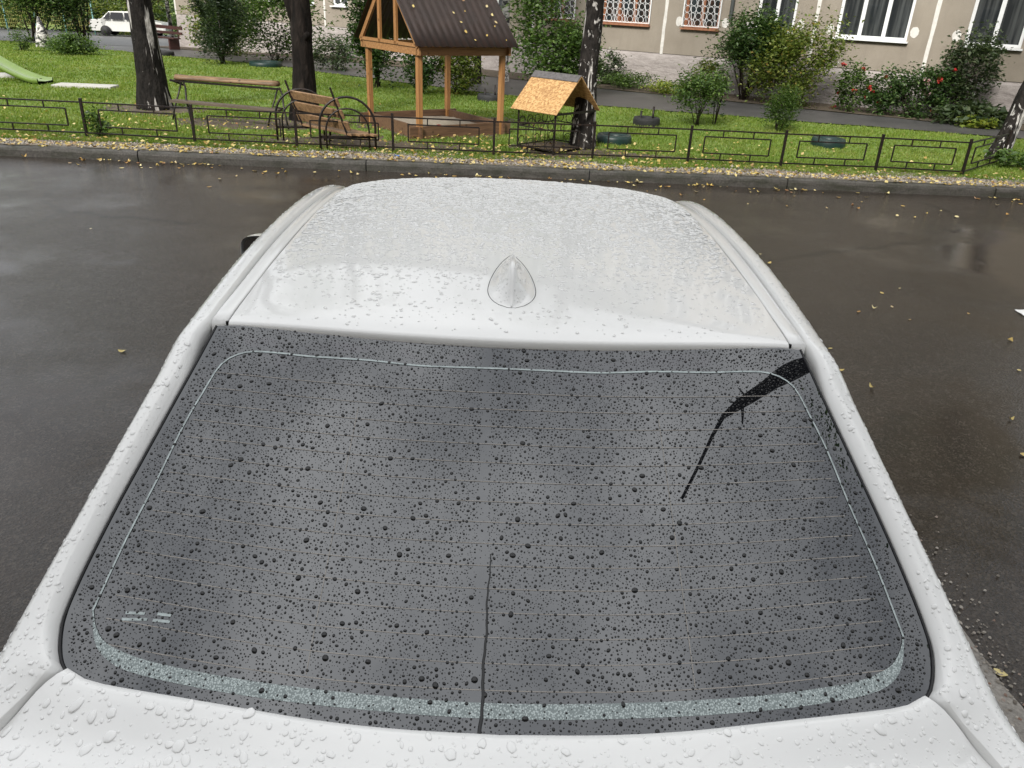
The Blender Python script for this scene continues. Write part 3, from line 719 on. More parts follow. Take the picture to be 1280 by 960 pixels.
for sgn, nm in ((1, 'r'), (-1, 'l')):
    b = MB(); b.grid([[(sgn*x, y, z) for x, z in side_section(y)] for y in ys], flip=(sgn > 0)); b.build('side_panel', M('paint'), car, True, SH)
    # roof moulding between roof panel and rail
    b = MB(); rows = []
    for i in range(31):
        y = 1.543+(2.95-1.543)*i/30; z = zroof(y)-.032-.007*smooth01((y-1.55)/.25)-.020*smooth01((y-1.9)/.9)
        xa = RW*(1-.015*(i/30))+.0045; xb = .648
        rows.append([(sgn*xa, y, z-.02), (sgn*xa, y, z), (sgn*(xa+.004), y, z+.003), (sgn*(xb-.006), y, z+.003), (sgn*(xb-.003), y, z), (sgn*(xb-.003), y, z-.02)])
    rows = [[(xx, yy-.003, zroof(1.54)-.056) for xx, yy, zz in rows[0]]]+rows
    b.grid(rows, sgn > 0); b.build('roof_moulding', M('paint'), car, True, SH)
    b = MB(); b.box((sgn*.6105, 1.541, zroof(1.55)-.036), (.005, .005, .009)); b.build('moulding_end', M('rubber'), car, False, SH)
    b = MB(); b.grid([[(sgn*.59, y, zroof(y)-.075), (sgn*.665, y, zroof(y)-.075)] for y in [1.55, 1.8, 2.1, 2.4, 2.7, 2.95]], sgn > 0); b.build('drip_channel', M('rubber'), car, False, SH)
    # side windows: dark panels a few millimetres proud of the flank
    for ya, yb, nmw in ((1.42, 1.75, 'quarter_window'), (1.80, 2.50, 'side_window'), (2.58, 3.35, 'side_window')):
        b = MB(); rows = []
        for i in range(13):
            y = ya+(yb-ya)*i/12; s = side_section(y); p, q = s[12], s[14]; row = []
            lo, hi = .12, .92
            if nmw == 'quarter_window': hi = .25+.6*(i/12)
            if yb > 3 and i > 7: hi = .92-.10*(i-7)
            for k in range(6):
                t = lo+(hi-lo)*k/5; t = 1-t; m = s[13]
                X = (1-t)**2*p[0]+2*t*(1-t)*m[0]+t*t*q[0]; Z = (1-t)**2*p[1]+2*t*(1-t)*m[1]+t*t*q[1]
                row.append((sgn*(X+.007), y, Z))
            rows.append(row)
        b.grid(rows, sgn < 0); b.build(nmw, M('dark_glass'), car, True, SH)
    for yh in (1.72, 2.72):
        b = MB(); b.tube([(sgn*.905, yh-.09, .90), (sgn*.935, yh-.06, .905), (sgn*.935, yh+.06, .905), (sgn*.905, yh+.09, .90)], .012, 8); b.build('door_handle', M('paint'), car, True, SH)
    for yh in (1.62, 2.53, 3.42):
        b = MB(); b.tube([(sgn*.898, yh, .95), (sgn*.906, yh, .80), (sgn*.906, yh, .68), (sgn*.90, yh+.02, .45), (sgn*.88, yh+.03, .28)], .004, 4); b.build('door_seam', M('rubber'), car, True, SH)
    for yw in (1.18, 3.98):
        wr = empty('wheel'); wr.parent = car; wr.location = (sgn*.83, yw-CY, .33)
        b = MB(); b.lathe([(.21, -.10), (.30, -.105), (.325, -.085), (.332, -.04), (.332, .04), (.325, .085), (.30, .105), (.21, .10)], 36, 'X'); b.build('tyre', M('tyre_rubber'), wr, True)
        b = MB()
        for q in range(10):
            a = q*math.pi/5; b.beam((sgn*.085, .05*math.cos(a), .05*math.sin(a)), (sgn*.095, .205*math.cos(a), .205*math.sin(a)), .035, .02, (1, 0, 0))
        b.lathe([(.215, -.09), (.215, .09), (.20, .10)], 30, 'X'); b.lathe([(.001, sgn*.10), (.055, sgn*.10), (.055, sgn*.07)], 16, 'X'); b.build('rim', M('wheel_metal'), wr, True)
        b = MB(); b.lathe([(.33, sgn*.078), (.375, sgn*.080), (.385, sgn*.06)], 36, 'X', (sgn*.83, yw, .34)); b.build('wheel_arch', M('rubber'), car, True, SH)
    # lamps
    b = MB(); b.grid([[(sgn*x, y-.012, z) for x, y, z in r_] for r_ in [[(.50, .262, .93), (.66, .265, .95), (.80, .33, .96)], [(.50, .258, .85), (.68, .258, .85), (.815, .33, .87)], [(.52, .256, .78), (.66, .258, .77), (.80, .33, .80)]]], sgn > 0); b.build('tail_light', M('tail_red'), car, True, SH)
    b = MB(); b.grid([[(sgn*.45, 4.945, .70), (sgn*.62, 4.93, .74), (sgn*.76, 4.80, .78)], [(sgn*.45, 4.955, .62), (sgn*.62, 4.94, .63), (sgn*.77, 4.82, .66)]], sgn < 0); b.build('headlight', M('head_clear'), car, True, SH)
    # door mirrors
    mr = empty('door_mirror'); mr.parent = car; mr.location = (sgn*(1.055 if sgn < 0 else .99), 3.30-CY, 1.06)
    b = MB(); rows = []
    for i in range(9):
        a = i/8*math.pi/2; k = math.cos(a)**.6; y = .13*math.sin(a)
        rows.append([(.115*k*math.copysign(abs(math.cos(t))**.6, math.cos(t)), y-.02, .075*k*math.copysign(abs(math.sin(t))**.6, math.sin(t))) for t in [j*2*math.pi/20 for j in range(21)]])
    b.grid(rows, True); b.build('housing', M('paint'), mr, True)
    b = MB(); b.add([(.105*math.copysign(abs(math.cos(t))**.6, math.cos(t)), -.012, .066*math.copysign(abs(math.sin(t))**.6, math.sin(t))) for t in [j*2*math.pi/20 for j in range(20)]], [tuple(range(20))]); b.build('mirror_glass', M('mirror_face'), mr)
    b = MB(); b.tube([(-sgn*.06, .03, -.04), (-sgn*.20, .05, -.09)], [.03, .035], 8); b.build('mirror_arm', M('black_plastic'), mr, True)
# trunk lid
rows = []
GP = dense(GAP, 4); nv = len(GP)
def front_y(x): 
    x = abs(x); return float(np.interp(x, [p[0] for p in RIGHT[:32]], [p[1] for p in RIGHT[:32]]))
for j, (gx, gy) in enumerate(GP):
    v = j/(nv-1); row = []
    for i in range(41):
        u = -1+i/20; x = u*gx; x0 = u*GP[0][0]; bow = (GP[0][1]-front_y(x0))*(1-v)**.7+.06*(1-u*u)*v
        y = gy-bow if True else gy; w = smooth01((v)/.30); z = (zg(x0, front_y(x0))+.010)*(1-w)+zdeck(x, y)*w
        row.append((x, y, z))
    rows.append(row)
first = rows[0]; rows = [[(x, y+.006, z-.022) for x, y, z in first], [(x, y+.004, z-.006) for x, y, z in first]]+rows
last = rows[-1]
for dy, dz in ((.02, .012), (.035, .05), (.03, .14), (.02, .30)): rows.append([(x*.99, y-dy, z-dz) for x, y, z in last])
b = MB(); b.grid(rows, True)
tl = b.build('trunk_lid', M('paint'), car, True, SH)
b = MB(); b.box((0, .235, .80), (.53, .012, .12)); b.build('number_plate_recess', M('black_plastic'), car, False, SH)
# bumpers, bonnet, windscreen
b = MB(); rows = []
for z, dy in ((.74, 0), (.66, -.05), (.52, -.06), (.36, -.04), (.24, .04)): rows.append([(u*.80, .24+dy+.10*u*u*abs(u), z) for u in [-1+i/10 for i in range(21)]])
b.grid(rows, False); b.build('rear_bumper', M('paint'), car, True, SH)
b = MB(); rows = []
for z, dy in ((.80, 0), (.66, .05), (.50, .06), (.34, .04), (.22, -.04)): rows.append([(u*.72, 4.93+dy-.12*u*u, z) for u in [-1+i/10 for i in range(21)]])
b.grid(rows, True); b.build('front_bumper', M('paint'), car, True, SH)
b = MB(); b.box((0, 5.0, .45), (.9, .01, .16)); b.build('grille', M('black_plastic'), car, False, SH)
b = MB(); rows = []
for i in range(13):
    t = i/12; y = 3.72+1.2*t; z = 1.02-.05*t-.17*t**3; rows.append([(u*(.742-.05*t-.08*t**4), y-.10*u*u*(1-t)-.10*u*u*t, z-.03*u*u) for u in [-1+k/10 for k in range(21)]])
b.grid(rows); b.build('bonnet', M('paint'), car, True, SH)
b = MB(); rows = []
for i in range(11):
    t = i/10; y = 3.02+.76*t; z = zroof(3.02)-.012+(1.02-zroof(3.02))*t+.05*math.sin(math.pi*t); rows.append([(u*(.605+.13*t), y-.12*u*u, z-.035*u*u) for u in [-1+k/10 for k in range(21)]])
b.grid(rows); b.build('windscreen', M('dark_glass'), car, True, SH)
b = MB(); b.box((0, 2.6, .22), (1.55, 4.4, .04)); b.box((0, 2.5, .86), (1.5, 3.9, .02)); b.build('floor_pan', M('black_plastic'), car, False, SH)

# shark fin aerial
b = MB(); rows = []
AY0, AL = 1.60, .30
for i in range(25):
    t = i/24; w = .0545*(math.sin(math.pi*min(1, (t*.92+.035))**.62))**.75 if t < 1 else .002
    w = .0545*max(.03, (1-abs((t-.30)/.70)**1.6)**.8 if t > .30 else (1-abs((.30-t)/.302)**2.1)**.55)
    h = .072*(smooth01(t/.26)**.8 if t < .26 else (1-((t-.26)/.76)**1.5))
    h = max(h, .004); row = []
    for k in range(21):
        s = -1+k/10; a = abs(s); prof = .16*(1-a**6)+.84*max(0, 1-a/.78)**1.75 if a < .78 else .16*(1-a**6)
        if a <= .101: prof = 1.0*.985 if a > 0 else 1.0
        y = AY0+AL*t; row.append((s*w, y, zroof(y)-.002+h*prof))
    rows.append(row)
b.grid(rows); an = b.build('antenna', M('paint'), car, True, SH); tag(an, 'white shark fin aerial on the roof')
b = MB(); base = []
for i in range(25):
    t = i/24; w = .0555*max(.03, (1-abs((t-.30)/.72)**1.6)**.8 if t > .30 else (1-abs((.30-t)/.305)**2.1)**.55); base.append((w, AY0-.004+(AL+.008)*t))
loop = base+[(-x, y) for x, y in base[::-1]]
b.tube([(x, y, zroof(y)-.0004) for x, y in loop], .0011, 5, closed=True); b.build('gasket', M('gasket_grey'), an, True, SH)

# ------------------------------------------------------------------ raindrops
def dome_mesh(P, N, r, hgt, el, ang, rng, seg=8, rings=((1, 0), (.93, .45), (.62, .85)), wob=.12):
    n = len(P); ref = np.tile(np.array([1., 0, 0]), (n, 1)); a = ref-N*np.sum(ref*N, 1)[:, None]; a /= np.linalg.norm(a, axis=1)[:, None]; bb = np.cross(N, a)
    ca, sa = np.cos(ang)[:, None], np.sin(ang)[:, None]; A = a*ca+bb*sa; B = -a*sa+bb*ca
    V = []; nr = len(rings)
    th = np.arange(seg)*2*math.pi/seg; wb = 1+wob*rng.normal(size=(n, seg)); wb = (wb+np.roll(wb, 1, 1)+np.roll(wb, -1, 1))/3
    for q, (kr_, kh) in enumerate(rings):
        rad = r[:, None]*kr_*wb
        V.append(P[:, None, :]+A[:, None, :]*(rad*np.cos(th)[None]*el[:, None])[:, :, None]+B[:, None, :]*(rad*np.sin(th)[None]/el[:, None])[:, :, None]+N[:, None, :]*(r*hgt*kh)[:, None, None])
    V.append((P+N*(r*hgt)[:, None])[:, None, :])
    V = np.concatenate(V, 1); m = V.shape[1]; fs = []
    for q in range(nr-1):
        for k in range(seg):
            k2 = (k+1) % seg; fs += [(q*seg+k, q*seg+k2, (q+1)*seg+k2), (q*seg+k, (q+1)*seg+k2, (q+1)*seg+k)]
    for k in range(seg): fs.append(((nr-1)*seg+k, (nr-1)*seg+(k+1) % seg, nr*seg))
    F = (np.array(fs)[None]+(np.arange(n)*m)[:, None, None]).reshape(-1, 3)
    return V.reshape(-1, 3), F
def zg_np(x, y):
    t = y-.807; return 1.090+.6*t-.074*t*t-.034*(x/.7)**2-.02*(x/.7)**6
def nrm_fd(fn, x, y, e=.002):
    dx = (fn(x+e, y)-fn(x-e, y))/(2*e); dy = (fn(x, y+e)-fn(x, y-e))/(2*e); N = np.stack([-dx, -dy, np.ones_like(x)], 1); return N/np.linalg.norm(N, axis=1)[:, None]
def in_poly(x, y, poly):
    ins = np.zeros(len(x), bool); px = [p[0] for p in poly]; py = [p[1] for p in poly]; j = len(poly)-1
    for i in range(len(poly)):
        c = ((py[i] > y) != (py[j] > y)) & (x < (px[j]-px[i])*(y-py[i])/(py[j]-py[i]+1e-12)+px[i]); ins ^= c; j = i
    return ins
def spaced(x, y, r, gap=1.15):
    """greedy: keep drops that do not touch a larger one already kept"""
    order = np.argsort(-r); cell = .02; grid = {}; keep = []
    for i in order:
        gx, gy = int(x[i]//cell), int(y[i]//cell); ok = True
        for ax in (-1, 0, 1):
            for ay in (-1, 0, 1):
                for j in grid.get((gx+ax, gy+ay), ()):
                    if (x[i]-x[j])**2+(y[i]-y[j])**2 < (gap*(r[i]+r[j])+.0006)**2: ok = False; break
                if not ok: break
            if not ok: break
        if ok: grid.setdefault((gx, gy), []).append(i); keep.append(i)
    return np.array(keep)
def glass_drops():
    rng = np.random.default_rng(77); n = 76000
    x = rng.uniform(-.75, .75, n); y = rng.uniform(.81, 1.53, n); r = np.exp(rng.normal(math.log(.00094), .46, n)); big = rng.random(n) < .018; r[big] *= 2.3; r = np.clip(r, .0006, .0052)
    k = in_poly(x, y, [(a*.985, (b_-1.17)*.985+1.17) for a, b_ in outline]); k &= ~((np.abs(x+.035+.02*(y-.8)) < .009) & (rng.random(n) < .85)); x, y, r = x[k], y[k], r[k]
    k = spaced(x, y, r, 1.1); x, y, r = x[k], y[k], r[k]
    P = np.stack([x, y, zg_np(x, y)+.0003], 1); N = nrm_fd(zg_np, x, y); el = np.sqrt(rng.uniform(.82, 1.35, len(x)))
    an_ = rng.uniform(0, 3.14, len(x)); sm_ = r < .0013; lg_ = ~sm_
    V, F = dome_mesh(P[lg_], N[lg_], r[lg_], .52, el[lg_], an_[lg_], rng, 9, wob=.2); V2, F2 = dome_mesh(P[sm_], N[sm_], r[sm_], .52, el[sm_], an_[sm_], rng, 6, ((1, 0), (.82, .62)))
    F = np.concatenate([F, F2+len(V)]); V = np.concatenate([V, V2]); V[:, 0] += CX
    tag(np_mesh('raindrops', V, F, M('glass_water'), None, True), 'countless dark raindrops beading on the tinted rear window', 'raindrops', kind='stuff')
    # the trickle that ran down the middle
    b = MB(); pts = []; rad = []
    for i in range(60):
        t = i/59; y = 1.063-.252*t; xx = -.0255-.005*t+.0012*math.sin(t*17)+.0005*math.sin(t*57); pts.append((xx+CX, y, zg(xx, y)+.0002)); rad.append(.0010+.0022*t)
    b.tube(pts, rad, 8); o = b.build('water_trickle', M('glass_water'), None, True); tag(o, 'thin dark trickle of rainwater down the middle of the rear window', 'water trickle')
glass_drops()
zr_tab = np.array([zroof(1.40+.005*i) for i in range(400)])
def zr_np(x, y):
    z = np.interp(y, 1.40+.005*np.arange(400), zr_tab); u = x/RW; v = np.clip((y-1.5)/1.45, 0, 1); return z-(.020+.010*v)*u*u-.012*np.abs(u)**6*(.65+1.2*v)
def paint_drops():
    rng = np.random.default_rng(55); VV = []; FF = []; off = 0
    def put(V, F):
        nonlocal off
        VV.append(V); FF.append(F+off); off += len(V)
    # roof: dense fine drops, sparser towards the rear edge
    n = 21000; x = rng.uniform(-.59, .59, n); y = 1.49+(3.0-1.49)*rng.random(n)**.8
    dn = np.clip((y-1.47-.066*(x/RW)**2)*1.9, .30, 1); k = (rng.random(n) < dn) & (y > 1.485+.066*(x/RW)**2)
    k &= ~((np.abs(x) < .062) & (y > 1.585) & (y < 1.89)); x, y = x[k], y[k]; n = len(x)
    r = np.clip(np.exp(rng.normal(math.log(.0042), .5, n)), .0014, .012)*np.clip(.38+.6*(y-1.45), .38, 1.15)
    P = np.stack([x, y, zr_np(x, y)+.0001], 1); V, F = dome_mesh(P, nrm_fd(zr_np, x, y), r, .30, np.sqrt(rng.uniform(.8, 2.2, n)), rng.normal(0, .6, n), rng, 7, ((1, 0), (.84, .80)), .2); put(V, F)
    # trunk lid: larger, irregular, some run together
    from mathutils.bvhtree import BVHTree
    def scatter(obj, n, box, rmin, rmax, sig, flatk):
        me = obj.data; vs = [v.co+Vector((0, CY, 0)) for v in me.vertices]; bt = BVHTree.FromPolygons(vs, [tuple(p.vertices) for p in me.polygons])
        P = []; N = []
        while len(P) < n:
            xx = rng.uniform(box[0], box[1]); yy = rng.uniform(box[2], box[3]); h = bt.ray_cast(Vector((xx, yy, 2)), Vector((0, 0, -1)))
            n -= 1e-3*0
            e_ok = all(bt.ray_cast(Vector((xx+dx_, yy+dy_, 2)), Vector((0, 0, -1)))[0] is not None for dx_, dy_ in ((.012, 0), (-.012, 0), (0, .012), (0, -.012)))
            if h[0] is None or abs(h[1].z) < .25 or not e_ok:
                if rng.random() < .02: n -= 1
                continue
            nn = h[1] if h[1].z > 0 else -h[1]; P.append(tuple(h[0]+nn*.0001)); N.append(tuple(nn))
        P = np.array(P); N = np.array(N); r = np.clip(np.exp(rng.normal(math.log(rmin), sig, len(P))), rmin*.4, rmax)
        k = spaced(P[:, 0], P[:, 1], r, .75); P, N, r = P[k], N[k], r[k]
        V, F = dome_mesh(P, N, r, flatk, np.sqrt(rng.uniform(.7, 1.6, len(P))), rng.normal(.9, .7, len(P)), rng, 12, ((1, 0), (.93, .55), (.76, .92)), .34); put(V, F)
    scatter(tl, 5200, (-.84, .84, .34, .90), .0022, .0095, .65, .21)
    for o in [c for c in car.children if c.name.startswith('side_panel')]:
        sx = 1 if o.data.vertices[5].co.x > 0 else -1
        scatter(o, 2200, (*sorted((sx*.64, sx*.9)), .34, 1.6), .0018, .0055, .5, .24)
        scatter(o, 900, (*sorted((sx*.64, sx*.75)), 1.6, 3.0), .0018, .0036, .4, .26)
    scatter(an, 160, (-.055, .055, 1.6, 1.9), .0017, .003, .3, .28)
    V = np.concatenate(VV); V[:, 0] += CX
    tag(np_mesh('raindrops', V, np.concatenate(FF), M('paint_water'), None, True), 'countless clear raindrops standing on the white roof, pillars and trunk lid', 'raindrops', kind='stuff')
paint_drops()

# ------------------------------------------------------------------ low metal fence
def fence_panel(root, A, B):
    A = Vector(A); B = Vector(B); zt, zb, zi, zj = .50, .07, .405, .165
    def P(t, z): q = A.lerp(B, t); return Vector((q.x, q.y, q.z+z))
    MB().beam(P(.01, zt), P(.99, zt), .02, .02).build('rail', M('metal'), root); MB().beam(P(.01, zb), P(.99, zb), .02, .02).build('rail', M('metal'), root)
    b = MB(); a, c = .15, .85
    b.beam(P(a, zi), P(c, zi), .018, .018); b.beam(P(a, zj), P(c, zj), .018, .018); b.beam(P(a, zj), P(a, zi), .018, .018, (0, 1, 0)); b.beam(P(c, zj), P(c, zi), .018, .018, (0, 1, 0)); b.build('inner_frame', M('metal'), root)
    for t in (.34, .66):
        MB().beam(P(t, zi), P(t, zt), .016, .016, (0, 1, 0)).build('stub', M('metal'), root); MB().beam(P(t, zb), P(t, zj), .016, .016, (0, 1, 0)).build('stub', M('metal'), root)
FP = [(-13.9, 11.86), (-12.4, 11.9), (-10.9, 11.86), (-9.4, 11.88), (-7.85, 11.9), (-6.24, 11.91), (-4.61, 11.82), (-3.10, 11.82), (-1.68, 11.88), (-.18, 11.9), (1.32, 12.02), (2.79, 12.08), (4.22, 12.06), (5.72, 12.12), (7.04, 12.05), (8.43, 13.42)]
fr = empty('low_fence', (0, 11.9, 0), 0, 'low black metal fence of rectangular panels along the kerb', 'fence')
for i, (x, y) in enumerate(FP):
    z = gz(x, y); tl_ = random.Random(i).uniform(-.012, .012)
    MB().beam((x, y-11.9, z-.1), (x+tl_, y-11.9, z+.555), .035, .035, (0, 1, 0)).build('post', M('metal'), fr)
    if i < len(FP)-1:
        x2, y2 = FP[i+1]; fence_panel(fr, (x, y-11.9, z), (x2, y2-11.9, gz(x2, y2)))

# ------------------------------------------------------------------ sandbox shelter
SA = R(36); HX = Vector((math.cos(SA), math.sin(SA), 0)); HY = Vector((-math.sin(SA), math.cos(SA), 0))
hw_, hd_ = 1.62, 1.75
hs = empty('sandbox_shelter', (-1.43, 13.2, gz(-1.43, 13.2)), SA, 'wooden sandbox shelter on four posts with brown corrugated gable roof', 'shelter')
for (x, y) in ((0, 0), (hw_, 0), (0, hd_), (hw_, hd_)):
    b = MB(); b.box((x, y, .62), (.085, .085, 1.34)); b.build('post', M('pine_post'), hs, bevel=.006)
zb_ = 1.29
for y in (0, hd_): b = MB(); b.box((hw_/2+.02, y-.06 if y == 0 else y+.06, zb_+.05), (hw_+.20, .045, .125)); b.build('beam', M('pine_beam'), hs, bevel=.004)
for x in (-.06, hw_+.06):
    b = MB(); b.beam((x, -.14, zb_+.052), (x, hd_+.14, zb_+.052), .04, .12); b.build('beam', M('pine_beam'), hs, bevel=.004)
RG = hd_/2; RH = zb_+.12+1.05
for x in (-.08, hw_+.08):
    for y in (-.12, hd_+.12): b = MB(); b.beam((x, y, zb_+.11), (x, RG, RH), .04, .08); b.build('rafter', M('pine_beam'), hs)
    for y in (RG-.28, RG+.28):
        zt = RH-abs(y-RG)/(RG+.12)*(RH-zb_-.11)-.05; b = MB(); b.box((x, y, (zb_+.11+zt)/2), (.04, .075, zt-zb_-.11)); b.build('gable_stud', M('pine_post'), hs)
    b = MB(); b.box((x, RG, zb_+.135), (.04, hd_+.2, .05)); b.build('gable_plate', M('pine_beam'), hs)
for sgn in (-1, 1):          # corrugated sheets
    b = MB(); rows = []
    y0 = -.20 if sgn < 0 else hd_+.20
    N = 150
    for i in range(N+1):
        x = -.17+(hw_+.34)*i/N; w = .010*math.sin(i*2*math.pi/10)
        e = Vector((0, y0-RG, zb_+.075-RH)); nrm = Vector((0, sgn*(RH-zb_-.075), abs(y0-RG))).normalized()
        rows.append([tuple(Vector((x, RG, RH+.03))+e*t+nrm*(w+.03)) for t in (0, .33, .66, 1)])
    b.grid(rows, sgn < 0); o = b.build('roof_sheet', M('roof_brown'), hs, True)
    sm = o.modifiers.new('thick', 'SOLIDIFY'); sm.thickness = .004
b = MB()
for k, (a, c) in enumerate((((-.2, -.02), (hw_+.2, -.02)), ((-.02, -.1), (-.02, hd_+.1)), ((hw_+.02, -.1), (hw_+.02, hd_+.1)), ((-.2, hd_+.02), (hw_+.2, hd_+.02)))):
    MB().beam((*a, .10), (*c, .10), .04, .20).build('sandbox_board', M('plank_brown'), hs)
b = MB(); rr_ = random.Random(4)
b.grid([[(.02+(hw_-.04)*i/12, .02+(hd_-.04)*j/14, .07+.05*math.exp(-((i-7)/3)**2-((j-8)/4)**2)+rr_.uniform(0, .02)) for i in range(13)] for j in range(15)]); b.build('sand', M('sand'), hs, True)
b = MB(); b.box((.35, .25, .14), (.16, .05, .025), .4); b.lathe([(.035, 0), (.04, .03), (.02, .035)], 10, 'Z', (.55, .3, .13)); tag_o = b.build('toy_shovel', M('toy_red'), None)
tag_o.location = hs.location; tag_o.rotation_euler = hs.rotation_euler; tag(tag_o, 'small red plastic toy lying in the sandbox sand', 'toy')
# leaves on the roof sheet
rl = random.Random(9)
for k in range(14):
    x = rl.uniform(0, hw_+.05); t = rl.choice([rl.uniform(.35, .95), rl.uniform(.6, .97)]); y = RG+(-.20-RG)*t; z = RH+(zb_+.075-RH)*t
    nrm = Vector((0, -(RH-zb_-.075), RG+.2)).normalized(); p = Vector((x, y, z+.03))+nrm*.052
    w = Matrix.Translation(hs.location) @ Matrix.Rotation(SA, 4, 'Z')
    o = bpy.data.objects.new('fallen_leaf', lm[k % 4]); COL.objects.link(o); o.location = w @ p
    o.rotation_euler = (Matrix.Rotation(SA, 3, 'Z') @ Matrix.Rotation(math.atan2(RH-zb_-.075, RG+.2), 3, 'X') @ Matrix.Rotation(rl.uniform(0, 6), 3, 'Z')).to_euler(); kk = rl.uniform(.5, 1.3); o.scale = (kk,)*3
    tag(o, 'pale yellow leaf stuck to the brown corrugated shelter roof', 'leaf', 'leaves on the shelter roof')

# ------------------------------------------------------------------ little house with chipboard roof
OA = R(-42)      # ridge direction
oh = empty('play_house', (.80, 12.22, gz(.8, 12.2)), 0, 'small black metal play house with orange chipboard gable roof beside the birch', 'play house')
e1 = Vector((-.745, .667, 0)); e2 = Vector((.667, .745, 0))     # along the ridge to the left, across towards the back
LR, WR = .92, 1.10
E0 = Vector((-.06, -.12, .60)); RZ = 1.12
def op(a, c, z): return E0*Vector((1, 1, 0)) + e1*a + e2*c + Vector((0, 0, z)) if False else Vector((E0.x, E0.y, 0))+e1*a+e2*c+Vector((0, 0, z))
for front in (True, False):
    c0 = 0 if front else WR; b = MB()
    p = [op(0, c0, .60), op(LR, c0, .60), op(LR, WR/2, RZ), op(0, WR/2, RZ)]; nn = (p[1]-p[0]).cross(p[3]-p[0]).normalized()*(.012)
    if nn.z < 0: nn = -nn
    b.add([*p, *[q+nn for q in p]], [(0, 1, 2, 3), (4, 5, 6, 7), (0, 1, 5, 4), (1, 2, 6, 5), (2, 3, 7, 6), (3, 0, 4, 7)]); o = b.build('roof_board', M('osb'), oh)
    b = MB(); k = .16
    q = [p[3].lerp(p[0], k), p[2].lerp(p[1], k), p[2], p[3]]; b.add([v+nn*1.3 for v in q]+[v+nn*1.6+Vector((0, 0, .01)) for v in q], [(0, 1, 2, 3), (4, 5, 6, 7), (0, 1, 5, 4), (1, 2, 6, 5), (2, 3, 7, 6), (3, 0, 4, 7)]); b.build('ridge_strip', M('felt_grey'), oh)
b = MB(); b.add([op(LR-.06, .05, .64), op(LR-.06, WR-.05, .64), op(LR-.06, WR/2, RZ-.04)], [(0, 1, 2)]); b.build('gable_board', M('osb'), oh)
for a in (.06, LR-.08):
    b = MB(); b.beam(op(a, .04, .60), op(a, WR-.04, .60), .03, .03); b.build('tie_bar', M('metal'), oh)
for a, c in ((.08, .08), (LR-.1, .08), (.08, WR-.08), (LR-.1, WR-.08)):
    b = MB(); b.beam(op(a, c, -.05), op(a, c, .63), .028, .028, (0, 1, 0)); b.build('leg', M('metal'), oh)
def ringpts(c, u, v, r, n=14): return [tuple(c+u*(r*math.cos(2*math.pi*k/n))+v*(r*math.sin(2*math.pi*k/n))) for k in range(n)]
Z = Vector((0, 0, 1))
for (a0, c0, a1, c1) in ((.08, .08, LR-.1, .08), (.08, WR-.08, LR-.1, WR-.08), (LR-.1, .08, LR-.1, WR-.08)):
    b = MB()
    for z in (.06, .36): b.beam(op(a0, c0, z), op(a1, c1, z), .014, .014)
    d = (op(a1, c1, 0)-op(a0, c0, 0)); L = d.length; d.normalize(); m = int(L/.17)
    for k in range(m):
        c = op(a0, c0, 0)+d*((k+.5)*L/m); b.tube(ringpts(c+Z*.43, d, Z, .065), .006, 5, closed=True)
        if k % 2 == 0: b.tube(ringpts(c+Z*.13, d, Z, .065), .006, 5, closed=True)
        if k: b.beam(c-d*(.5*L/m)+Z*.06, c-d*(.5*L/m)+Z*.36, .01, .01, (0, 1, 0))
    b.build('ornament_panel', M('metal'), oh)
b = MB(); b.add([op(.1, .1, .045), op(LR-.1, .1, .045), op(LR-.1, WR-.1, .045), op(.1, WR-.1, .045)], [(0, 1, 2, 3)]); b.build('floor_board', M('grey_wood'), oh)

# ------------------------------------------------------------------ benches
def bench_log():
    x0, y0, x1, y1 = -5.72, 14.25, -3.85, 13.93; z = gz(-4.8, 14.1); r = empty('park_bench', (x0, y0, z), math.atan2(y1-y0, x1-x0), 'black metal bench with a split log backrest by the birch', 'bench'); L = math.hypot(x1-x0, y1-y0)
    b = MB(); rows = []; rd = random.Random(2)
    for i in range(17):
        x = -.02+L*i/16*.98; k = rd.uniform(.93, 1.06); rows.append([(x, .02+.085*k*math.cos(a), .66+.065*k*math.sin(a)*(1 if a < math.pi else .35)) for a in [j*2*math.pi/12 for j in range(13)]])
    b.grid(rows, True); nn = 13; b.f.append(tuple(range(nn))); b.f.append(tuple(16*nn+k for k in range(nn))[::-1]); b.build('back_log', M('log_wood'), r, True)
    b = MB(); b.beam((-.12, -.02, .625), (L, -.02, .60), .05, .03); b.beam((-.12, -.02, .635), (.12, .03, .55), .03, .03); b.build('back_rail', M('metal'), r)
    b = MB(); b.beam((.05, -.32, .335), (L+.1, -.32, .30), .20, .035); b.build('seat_plank', M('grey_wood'), r)
    for x in (.12, L-.02):
        b = MB(); b.tube([(x-.03, -.02, .62), (x-.08, -.10, .40), (x-.14, -.18, .18), (x-.18, -.22, -.04)], .014, 6); b.build('leg', M('metal'), r, True)
        b = MB(); b.tube([(x, -.02, .62), (x+.10, -.14, .53), (x+.17, -.28, .36), (x+.22, -.32, .15), (x+.26, -.34, -.04)], .016, 6); b.build('leg', M('metal'), r, True)
        b = MB(); b.beam((x-.05, -.16, .33), (x+.16, -.30, .33), .02, .02); b.build('seat_bracket', M('metal'), r)
bench_log()
